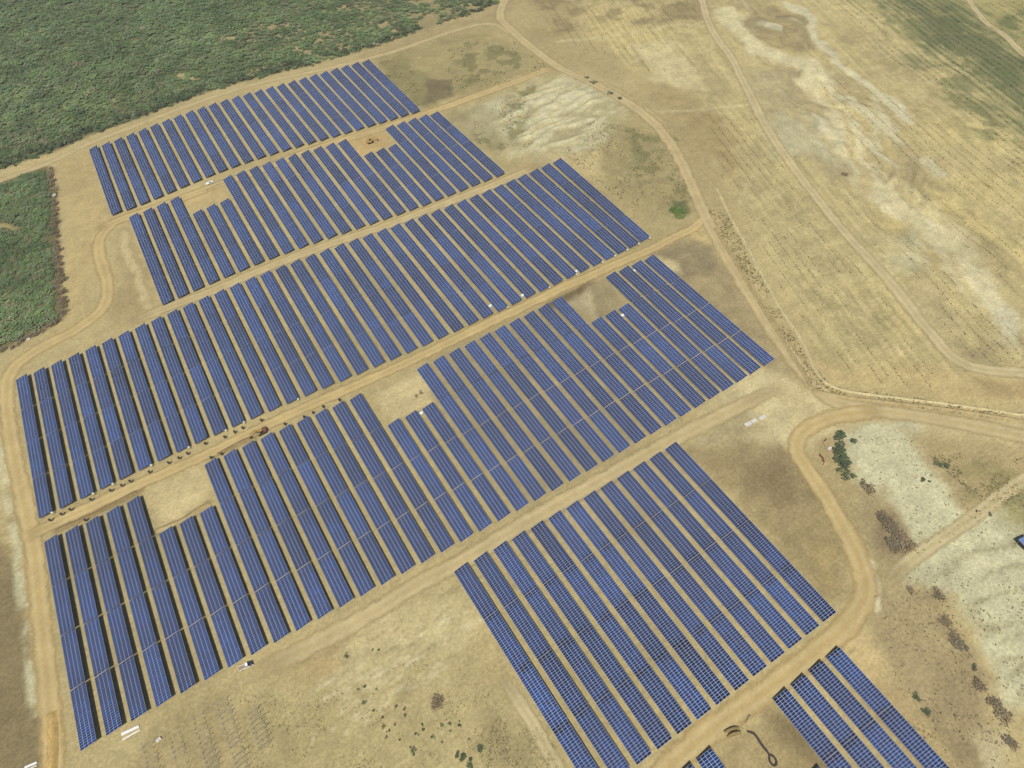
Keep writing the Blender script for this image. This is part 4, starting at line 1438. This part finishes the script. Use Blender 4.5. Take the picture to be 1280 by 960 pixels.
# loose pale stones in the lanes between the rows
LN = []
for (bk, k), (ht, hb, dd) in CORNER.items():
    if bk in 'CD':
        n = 26
        s = rv.uniform(0, 1, n)
        LN.append(ht[None] * (1 - s[:, None]) + hb[None] * s[:, None] + np.stack([rv.uniform(0.9, 2.6, n), rv.uniform(-1, 1, n)], 1))
tufts('loose_stones', np.concatenate(LN), 0.25, 0.75, 'loose pale stones and clods in the lanes between the panel rows', [np.array(alb(*c)) for c in ((214, 202, 160), (206, 190, 146), (150, 134, 96))], 0.5)

M['pipe'] = plain('shadow_dark_pipe', (0.050, 0.042, 0.034), 0.9, vary=0.25)  # dark tone stands in for the shade inside the looped trench

# ------------------------------------------------------------------ machines, vehicles, boxes and materials
def heading(a, b):
    """rotation that turns local +x along the pixel direction a -> b on the ground"""
    d = at(*b) - at(*a)
    return math.atan2(d[1], d[0])


def pickup(label, px, rz, hood, bed):
    c = at(*px)
    t = thing('pickup_truck', label, 'pickup truck', (c[0], c[1], hz(*c) + 0.02), rz)
    b = MB()
    b.box(-2.65, 2.6, -0.90, 0.90, 0.45, 0.72)
    b.box(-2.65, -2.58, -0.90, 0.90, 0.72, 1.12)
    for s in (-0.90, 0.83):
        b.box(-2.58, -0.35, s, s + 0.07, 0.72, 1.12)
    b.box(-0.45, 1.25, -0.90, 0.90, 0.72, 1.05)
    b.build('body', M['white'], t, bevel=0.03)
    MB().box(-2.58, -0.46, -0.82, 0.82, 0.73, 0.80).build('load_bed', bed, t)
    h = MB()
    h.hexa([(1.26, -0.88, 0.73), (2.6, -0.84, 0.73), (2.6, 0.84, 0.73), (1.26, 0.88, 0.73), (1.26, -0.84, 1.10), (2.5, -0.78, 1.0), (2.5, 0.78, 1.0), (1.26, 0.84, 1.10)])
    h.build('bonnet', hood, t, bevel=0.05)
    MB().box(-0.42, 1.25, -0.86, 0.86, 1.06, 1.62, 0.28, 0.12).build('window_band', M['glass'], t)
    MB().box(-0.12, 0.92, -0.72, 0.72, 1.63, 1.69, 0.03, 0.03).build('roof', M['white'], t, bevel=0.02)
    for x in (-1.6, 1.65):
        for y in (-0.78, 0.78):
            w = MB().wheel((x, y, 0.38), 0.38, 0.26).build('wheel', M['rubber'], t)
            MB().wheel((x, y * 1.02, 0.38), 0.2, 0.26).build('rim', M['steel'], w)
    for y in (-0.66, 0.66):
        MB().box(2.601, 2.66, y - 0.16, y + 0.16, 0.74, 0.92).build('headlight', M['glass'], t)
    MB().box(2.6, 2.7, -0.85, 0.85, 0.42, 0.62).build('bumper', M['dark'], t)
    return t


pickup('white roofed pickup truck with dark bonnet parked below the lower left rows', (308, 833), heading((299, 838), (317, 829)), M['dark'], M['bedsoil'])
pickup('white pickup truck on the road between the two topmost blocks', (262.5, 229.5), heading((257, 232), (268, 227)), M['white'], M['white'])


def excavator(label, px, rz, house, arm, swing=0.0, reach=1.0):
    c = at(*px)
    t = thing('excavator', label, 'excavator', (c[0], c[1], hz(*c) + 0.02), rz)
    for y in (-1.15, 1.15):
        m = MB()
        m.box(-1.9, 1.9, y - 0.32, y + 0.32, 0.10, 0.85)
        m.wheel((-1.9, y, 0.475), 0.375, 0.64)
        m.wheel((1.9, y, 0.475), 0.375, 0.64)
        m.build('track', M['rubber'], t)
    MB().box(-0.9, 0.9, -0.83, 0.83, 0.45, 1.0).build('undercarriage', M['dark'], t)
    h = MB()
    h.box(-2.5, 1.1, -1.35, 1.35, 1.02, 1.45)
    h.box(-2.5, -0.6, -1.35, 1.35, 1.45, 2.25, 0.12, 0.08)
    h.build('house', house, t, bevel=0.06)
    MB().box(-2.62, -2.51, -1.2, 1.2, 1.1, 1.9).build('counterweight', M['dark'], t, bevel=0.04)
    cb = MB().box(-0.55, 1.15, 0.35, 1.34, 1.46, 2.85, 0.10, 0.08).build('cab', M['glass'], t)
    MB().box(-0.46, 1.06, 0.42, 1.27, 2.86, 2.94).build('cab_roof', arm, cb)
    bm_ = MB()
    bm_.bar((0.9, -0.1, 1.5), (2.9, -0.1, 3.9), 0.45, 0.6)
    bm_.bar((2.75, -0.1, 3.85), (5.0 * reach, -0.1, 3.4), 0.42, 0.5)
    bm_.build('boom', arm, t)
    MB().bar((5.0 * reach, -0.1, 3.5), (5.7 * reach, -0.1, 1.1), 0.34, 0.42).build('stick', arm, t)
    bk = MB()
    bk.hexa([(5.3 * reach, -0.65, 0.25), (6.2 * reach, -0.65, 0.15), (6.2 * reach, 0.45, 0.15), (5.3 * reach, 0.45, 0.25),
             (5.2 * reach, -0.65, 1.2), (5.9 * reach, -0.65, 1.25), (5.9 * reach, 0.45, 1.25), (5.2 * reach, 0.45, 1.2)])
    bk.build('bucket', M['dark'], t, bevel=0.05)
    cy = MB()
    cy.bar((1.0, -0.55, 1.3), (2.4, -0.55, 3.0), 0.14, 0.14)
    cy.bar((1.0, 0.3, 1.3), (2.4, 0.3, 3.0), 0.14, 0.14)
    cy.build('hydraulic_cylinder', M['steel'], t)
    return t


excavator('yellow tracked excavator digging in the bare notch near the top', (463, 178.5), heading((461, 179), (474, 175.5)), M['yellow'], M['yellow'])
excavator('rusty red and yellow excavator reaching into the bank beside the central road', (328, 541), heading((330, 540), (316, 547)), M['rust'], M['yellow'])


def bundle(label, a, b, n, w, mat=M['white'], h=0.35, gap_w=0.05):
    """long steel sections lying side by side on bearers"""
    pa, pb = at(*a), at(*b)
    L = float(np.linalg.norm(pb - pa))
    c = (pa + pb) / 2
    t = thing('beam_bundle', label, 'steel beams', (c[0], c[1], hz(*c)), math.atan2(*(pb - pa)[::-1]), 'bundles of white steel sections')
    for x in (-L * 0.3, L * 0.3):
        MB().box(x - 0.06, x + 0.06, -w / 2 - 0.1, w / 2 + 0.1, 0.0, 0.14).build('bearer', M['timber'], t)
    bw = w / n
    for i in range(n):
        y = -w / 2 + (i + 0.5) * bw
        MB().box(-L / 2 + random.uniform(0, 0.3), L / 2 - random.uniform(0, 0.3), y - bw / 2 + gap_w / 2, y + bw / 2 - gap_w / 2, 0.142, 0.142 + h).build('beam', mat, t, bevel=0.02)
    return t


bundle('wide white bundle of steel sections below the lower left corner row', (151.8, 918.6), (174.5, 908), 4, 1.0)
bundle('narrow white bundle of steel sections parallel to the wide one', (153.5, 925), (175.5, 912.5), 2, 0.45)
bundle('white bundle of steel sections at the bottom left corner', (31, 960), (47.5, 953), 3, 0.8)
bundle('thin white steel section beside the bundle at the bottom left corner', (35, 962), (47, 957), 1, 0.3)


def crate(label, px, rz, l, w, h, mat, name='material_pallet', cat='pallet'):
    c = at(*px)
    t = thing(name, label, cat, (c[0], c[1], hz(*c)), rz)
    for y in (-w / 2 + 0.08, 0, w / 2 - 0.08):
        MB().box(-l / 2, l / 2, y - 0.06, y + 0.06, 0, 0.12).build('skid', M['timber'], t)
    n = max(2, int(l / 0.9))
    for i in range(n):
        x0 = -l / 2 + i * l / n
        MB().box(x0 + 0.02, x0 + l / n - 0.02, -w / 2 + random.uniform(0, 0.1), w / 2 - random.uniform(0, 0.1), 0.123, h * random.uniform(0.85, 1.0), 0.02, 0.02).build('pack', mat, t, bevel=0.03)
    return t


hp = heading((930, 534), (958, 519))
crate('left white pallet of packed material on the open yard', (934.5, 531), hp, 3.6, 1.9, 1.1, M['dust_white'])
crate('middle white pallet of packed material on the open yard', (941.8, 527), hp, 2.8, 1.8, 1.1, M['dust_white'])
crate('right greyish pallet of packed material on the open yard', (952.5, 522.6), hp, 3.6, 1.8, 0.8, M['dust_white'])
crate('small heap of white sacks by the bare mounting posts', (199, 925), 0.4, 1.8, 1.2, 0.7, M['dust_white'], 'sack_heap', 'sacks')
crate('small white sack heap at the rim of the green wedge', (68.5, 245), 0.4, 2.4, 1.6, 1.2, M['dust_white'], 'sack_heap', 'sacks')
crate('white sack at the foot of the green wedge', (36, 424.5), 0.2, 1.8, 1.4, 0.9, M['dust_white'], 'sack_heap', 'sacks')

# combiner cabinets: white boxes on short posts beside row ends
for px, lab in (((720, 341.5), 'white cabinet at the lower end of the middle block, right part'),
                ((653, 371.5), 'white cabinet left of the others at the lower end of the middle block'),
                ((792.3, 341), 'white cabinet between rows at the upper right of the notched block'),
                ((777.8, 396.5), 'white cabinet between shortened rows in the right notch'),
                ((527.2, 518.5), 'white cabinet beside the shortened rows in the middle notch'),
                ((613, 384.5), 'white cabinet at the lower end near the centre of the middle block')):
    c = at(*px)
    t = thing('electrical_cabinet', lab, 'cabinet', (c[0], c[1], 0), 0.0, 'white electrical cabinets')
    for x in (-0.5, 0.5):
        MB().box(x - 0.05, x + 0.05, -0.05, 0.05, -0.1, 0.6).build('post', M['steel'], t)
    bx = MB().box(-0.75, 0.75, -0.5, 0.5, 0.6, 1.7).build('housing', M['white'], t, bevel=0.03)
    MB().box(-0.68, 0.68, -0.53, -0.501, 0.68, 1.62).build('door', M['white'], bx)
    MB().box(-0.85, 0.85, -0.6, 0.6, 1.702, 1.76).build('roof', M['white'], t)

# dark string inverters on posts along the central road
INV = [(64.8, 652), (79, 644.6), (90.2, 638.8), (115.8, 626.4), (140.3, 615), (154, 608.8), (164.5, 603.5), (188.5, 592), (212.3, 580.4), (225.2, 574.5), (235.9, 569), (257.9, 556.4), (282.2, 548.4), (294.6, 542), (304.6, 537), (327.7, 527.4),
       (108.7, 652), (265.2, 574), (278.2, 569.5), (357.2, 532.2), (381, 523.2), (392.3, 518), (405, 510.5), (425.2, 502.2)]
dr = CORNER['C', 5][2]
rzi = math.atan2(dr[1], dr[0]) + math.pi / 2
for i, px in enumerate(INV):
    c = at(*px)
    lab = '%s dark inverter post from the left along the %s' % (ordinal(i + 1 if i < 16 else i - 15), 'upper side of the central road' if i < 16 else 'lower side of the central road')
    t = thing('inverter_post', lab, 'inverter', (c[0], c[1], 0), rzi, 'dark inverters on posts along the central road')
    for x in (-0.3, 0.3):
        MB().box(x - 0.05, x + 0.05, -0.05, 0.05, -0.2, 2.5).build('post', M['dark'], t)
    MB().box(-0.45, 0.45, -0.30, -0.052, 0.9, 2.35).build('inverter_case', M['dark'], t, bevel=0.03)
    MB().box(-0.5, 0.5, -0.4, 0.12, 2.502, 2.55).build('rain_cover', M['dark'], t)

# white junction boxes on the high corner of row ends
for k in (0, 2, 3, 5, 7, 9, 10, 13, 26, 29, 31, 33, 34, 35, 36, 37):
    hi_t, hi_b, d = CORNER['C', k]
    p = hi_b + d * 0.35 + np.array([-0.45, 0])
    t = thing('junction_box', 'small white box at the lower end of the %s row in the long middle block' % ordinal(k + 1), 'junction box', (p[0], p[1], 0), 0.0, 'white boxes at the row ends of the middle block')
    MB().box(-0.04, 0.04, -0.04, 0.04, -0.1, 1.5).build('post', M['steel'], t)
    b_ = MB().box(-0.4, 0.4, -0.2, 0.2, 1.5, 2.1).build('housing', M['white'], t, bevel=0.02)
    MB().box(-0.35, 0.35, -0.22, -0.201, 1.55, 2.05).build('door', M['white'], b_)

# bare mounting posts and rafters of the next block
A0, A1 = np.array(ROWS['D'][0][2:]), np.array(ROWS['D'][10][2:])
across = (A1 - A0) / 10.0
down = CORNER['D', 4][2]
G0 = at(172, 942)
poly = pts([(150, 1000), (168, 945), (215, 905), (270, 872), (290, 858), (300, 872), (330, 905), (345, 1000)])
n_fr = 0


post_m = MB().box(-0.06, 0.06, -0.06, 0.06, -0.1, 1.5).mesh('post')
post_m.materials.append(M['steel'])
post_h = MB().box(-0.06, 0.06, -0.06, 0.06, -0.1, 1.95).mesh('post')
post_h.materials.append(M['steel'])
raf_m = MB().bar((0.35, 0, zt(0.35)), (WID - 0.35, 0, zt(WID - 0.35)), 0.10, 0.14).mesh('rafter')
raf_m.materials.append(M['steel'])
rzg = math.atan2(down[0], -down[1])
base0 = np.array(ROWS['D'][1][2:])
for i in range(-1, 12):
    for j in range(0, 40):
        p = base0 + across * i + down * (11.0 + j * 1.9) + np.array([rv.normal(0, 0.12), rv.normal(0, 0.12)])
        cpt = p + across * 0.35
        if not inside(np.array([cpt[0]]), np.array([cpt[1]]), poly)[0]:
            continue
        raf = (rv.random() < (0.8 if i >= 3 else 0.3))
        if rv.random() < 0.05:
            continue
        t = thing('mounting_frame', 'bare steel posts%s of the unfinished rows at the bottom left' % (' with a sloping rafter' if raf else ' without a rafter'), 'mounting frame', (p[0], p[1], 0), rzg,
                  'mounting frames with rafter' if raf else 'mounting frames without rafter')
        link('post', post_m, t, (1.35, 0, -0.35))
        link('post', post_h, t, (4.95, 0, -0.10))
        if raf:
            link('rafter', raf_m, t)
        n_fr += 1
print('frames', n_fr)

# open shelter with blue sheet roof at the right edge
c = at(1281, 680)
t = thing('field_shelter', 'small shelter with blue sheet roof at the right edge', 'shelter', (c[0], c[1], hz(*c)), heading((1270, 683), (1284, 676)))
for x in (-2.2, 2.2):
    for y in (-1.7, 1.7):
        MB().box(x - 0.08, x + 0.08, y - 0.08, y + 0.08, -0.4, 2.3).build('post', M['timber'], t)
for i in range(5):
    x0 = -2.6 + i * 1.04
    MB().hexa([(x0, -2.2, 2.30), (x0 + 1.02, -2.2, 2.30), (x0 + 1.02, 2.2, 2.62), (x0, 2.2, 2.62), (x0, -2.2, 2.34), (x0 + 1.02, -2.2, 2.34), (x0 + 1.02, 2.2, 2.66), (x0, 2.2, 2.66)]).build('roof_sheet', M['blue_sheet'], t)
MB().box(-2.2, 2.2, 1.62, 1.68, 0.0, 2.2).build('back_wall', M['dark'], t)
MB().box(-2.23, -2.17, -1.7, 1.6, 0.0, 1.9).build('side_wall', M['dark'], t)

# timber and packing beside the curving road
TIM = [((1031, 551), 0.2, 2.6, 0.4, 'rust'), ((1030.5, 555.5), 1.2, 3.2, 0.5, 'timber'), ((1034, 557), 1.6, 2.8, 0.4, 'timber'), ((1037, 560.5), 0.5, 2.0, 1.4, 'dust_white'), ((1033, 562), 1.1, 2.2, 0.6, 'timber'),
       ((1026.5, 571), 1.5, 2.6, 0.6, 'rust'), ((1029, 576), 1.1, 1.8, 0.7, 'rust'), ((1031, 581.5), 0.4, 2.0, 1.2, 'timber'), ((1036, 566), 1.7, 2.6, 0.5, 'timber')]
TL = ['top', 'second', 'third', 'white', 'fifth', 'rusty', 'small rusty', 'lowest', 'middle']
for i, (px, a, l, w, mt) in enumerate(TIM):
    c = at(*px)
    t = thing('timber_stack', '%s stack in the heap of timber and packing beside the hedge' % TL[i], 'timber', (c[0], c[1], hz(*c)), a, 'timber and packing beside the hedge')
    for q in range(3):
        for r_ in range(2):
            MB().box(-l / 2 + random.uniform(0, 0.3), l / 2 - random.uniform(0, 0.3), -w / 2 + q * w / 3 + 0.01, -w / 2 + (q + 1) * w / 3 - 0.01, 0.0 + r_ * 0.3, 0.28 + r_ * 0.3).build('board', M[mt], t)

# dark tube drawn for the shadow in the looped trench, bottom yard
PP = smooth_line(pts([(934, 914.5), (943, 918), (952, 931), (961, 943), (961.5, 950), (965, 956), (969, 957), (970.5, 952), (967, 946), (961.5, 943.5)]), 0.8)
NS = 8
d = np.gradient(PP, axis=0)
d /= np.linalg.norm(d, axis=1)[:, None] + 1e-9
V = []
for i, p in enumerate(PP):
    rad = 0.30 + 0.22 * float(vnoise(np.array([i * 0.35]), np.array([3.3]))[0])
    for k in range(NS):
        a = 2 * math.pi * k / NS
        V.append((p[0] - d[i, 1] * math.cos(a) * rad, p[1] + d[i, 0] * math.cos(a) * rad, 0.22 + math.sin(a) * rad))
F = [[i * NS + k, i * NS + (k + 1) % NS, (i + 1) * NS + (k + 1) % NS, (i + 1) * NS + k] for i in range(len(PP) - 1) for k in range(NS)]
me = mesh_from('drain_pipe', V, F)  # tube drawn for the trench shadow, not a real pipe
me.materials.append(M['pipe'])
tag(link('drain_pipe', me), 'long dark pipe ending in a loop, lying in the bottom yard', 'pipe')  # stands in for the shadow in the looped trench

# ------------------------------------------------------------------ thin summer haze
me = MB().box(-7300, 7300, -7300, 7300, -12, 290).mesh('haze')
hm = bpy.data.materials.new('haze')
hm.use_nodes = True
nt = hm.node_tree
nt.nodes.clear()
out = nt.nodes.new('ShaderNodeOutputMaterial')
pv = nt.nodes.new('ShaderNodeVolumePrincipled')
pv.inputs['Color'].default_value = (0.86, 0.90, 0.96, 1)
pv.inputs['Density'].default_value = 0.00015
pv.inputs['Anisotropy'].default_value = 0.2
nt.links.new(pv.outputs['Volume'], out.inputs['Volume'])
me.materials.append(hm)
tag(link('haze', me), 'thin pale haze over the whole plain', None, None, 'stuff')
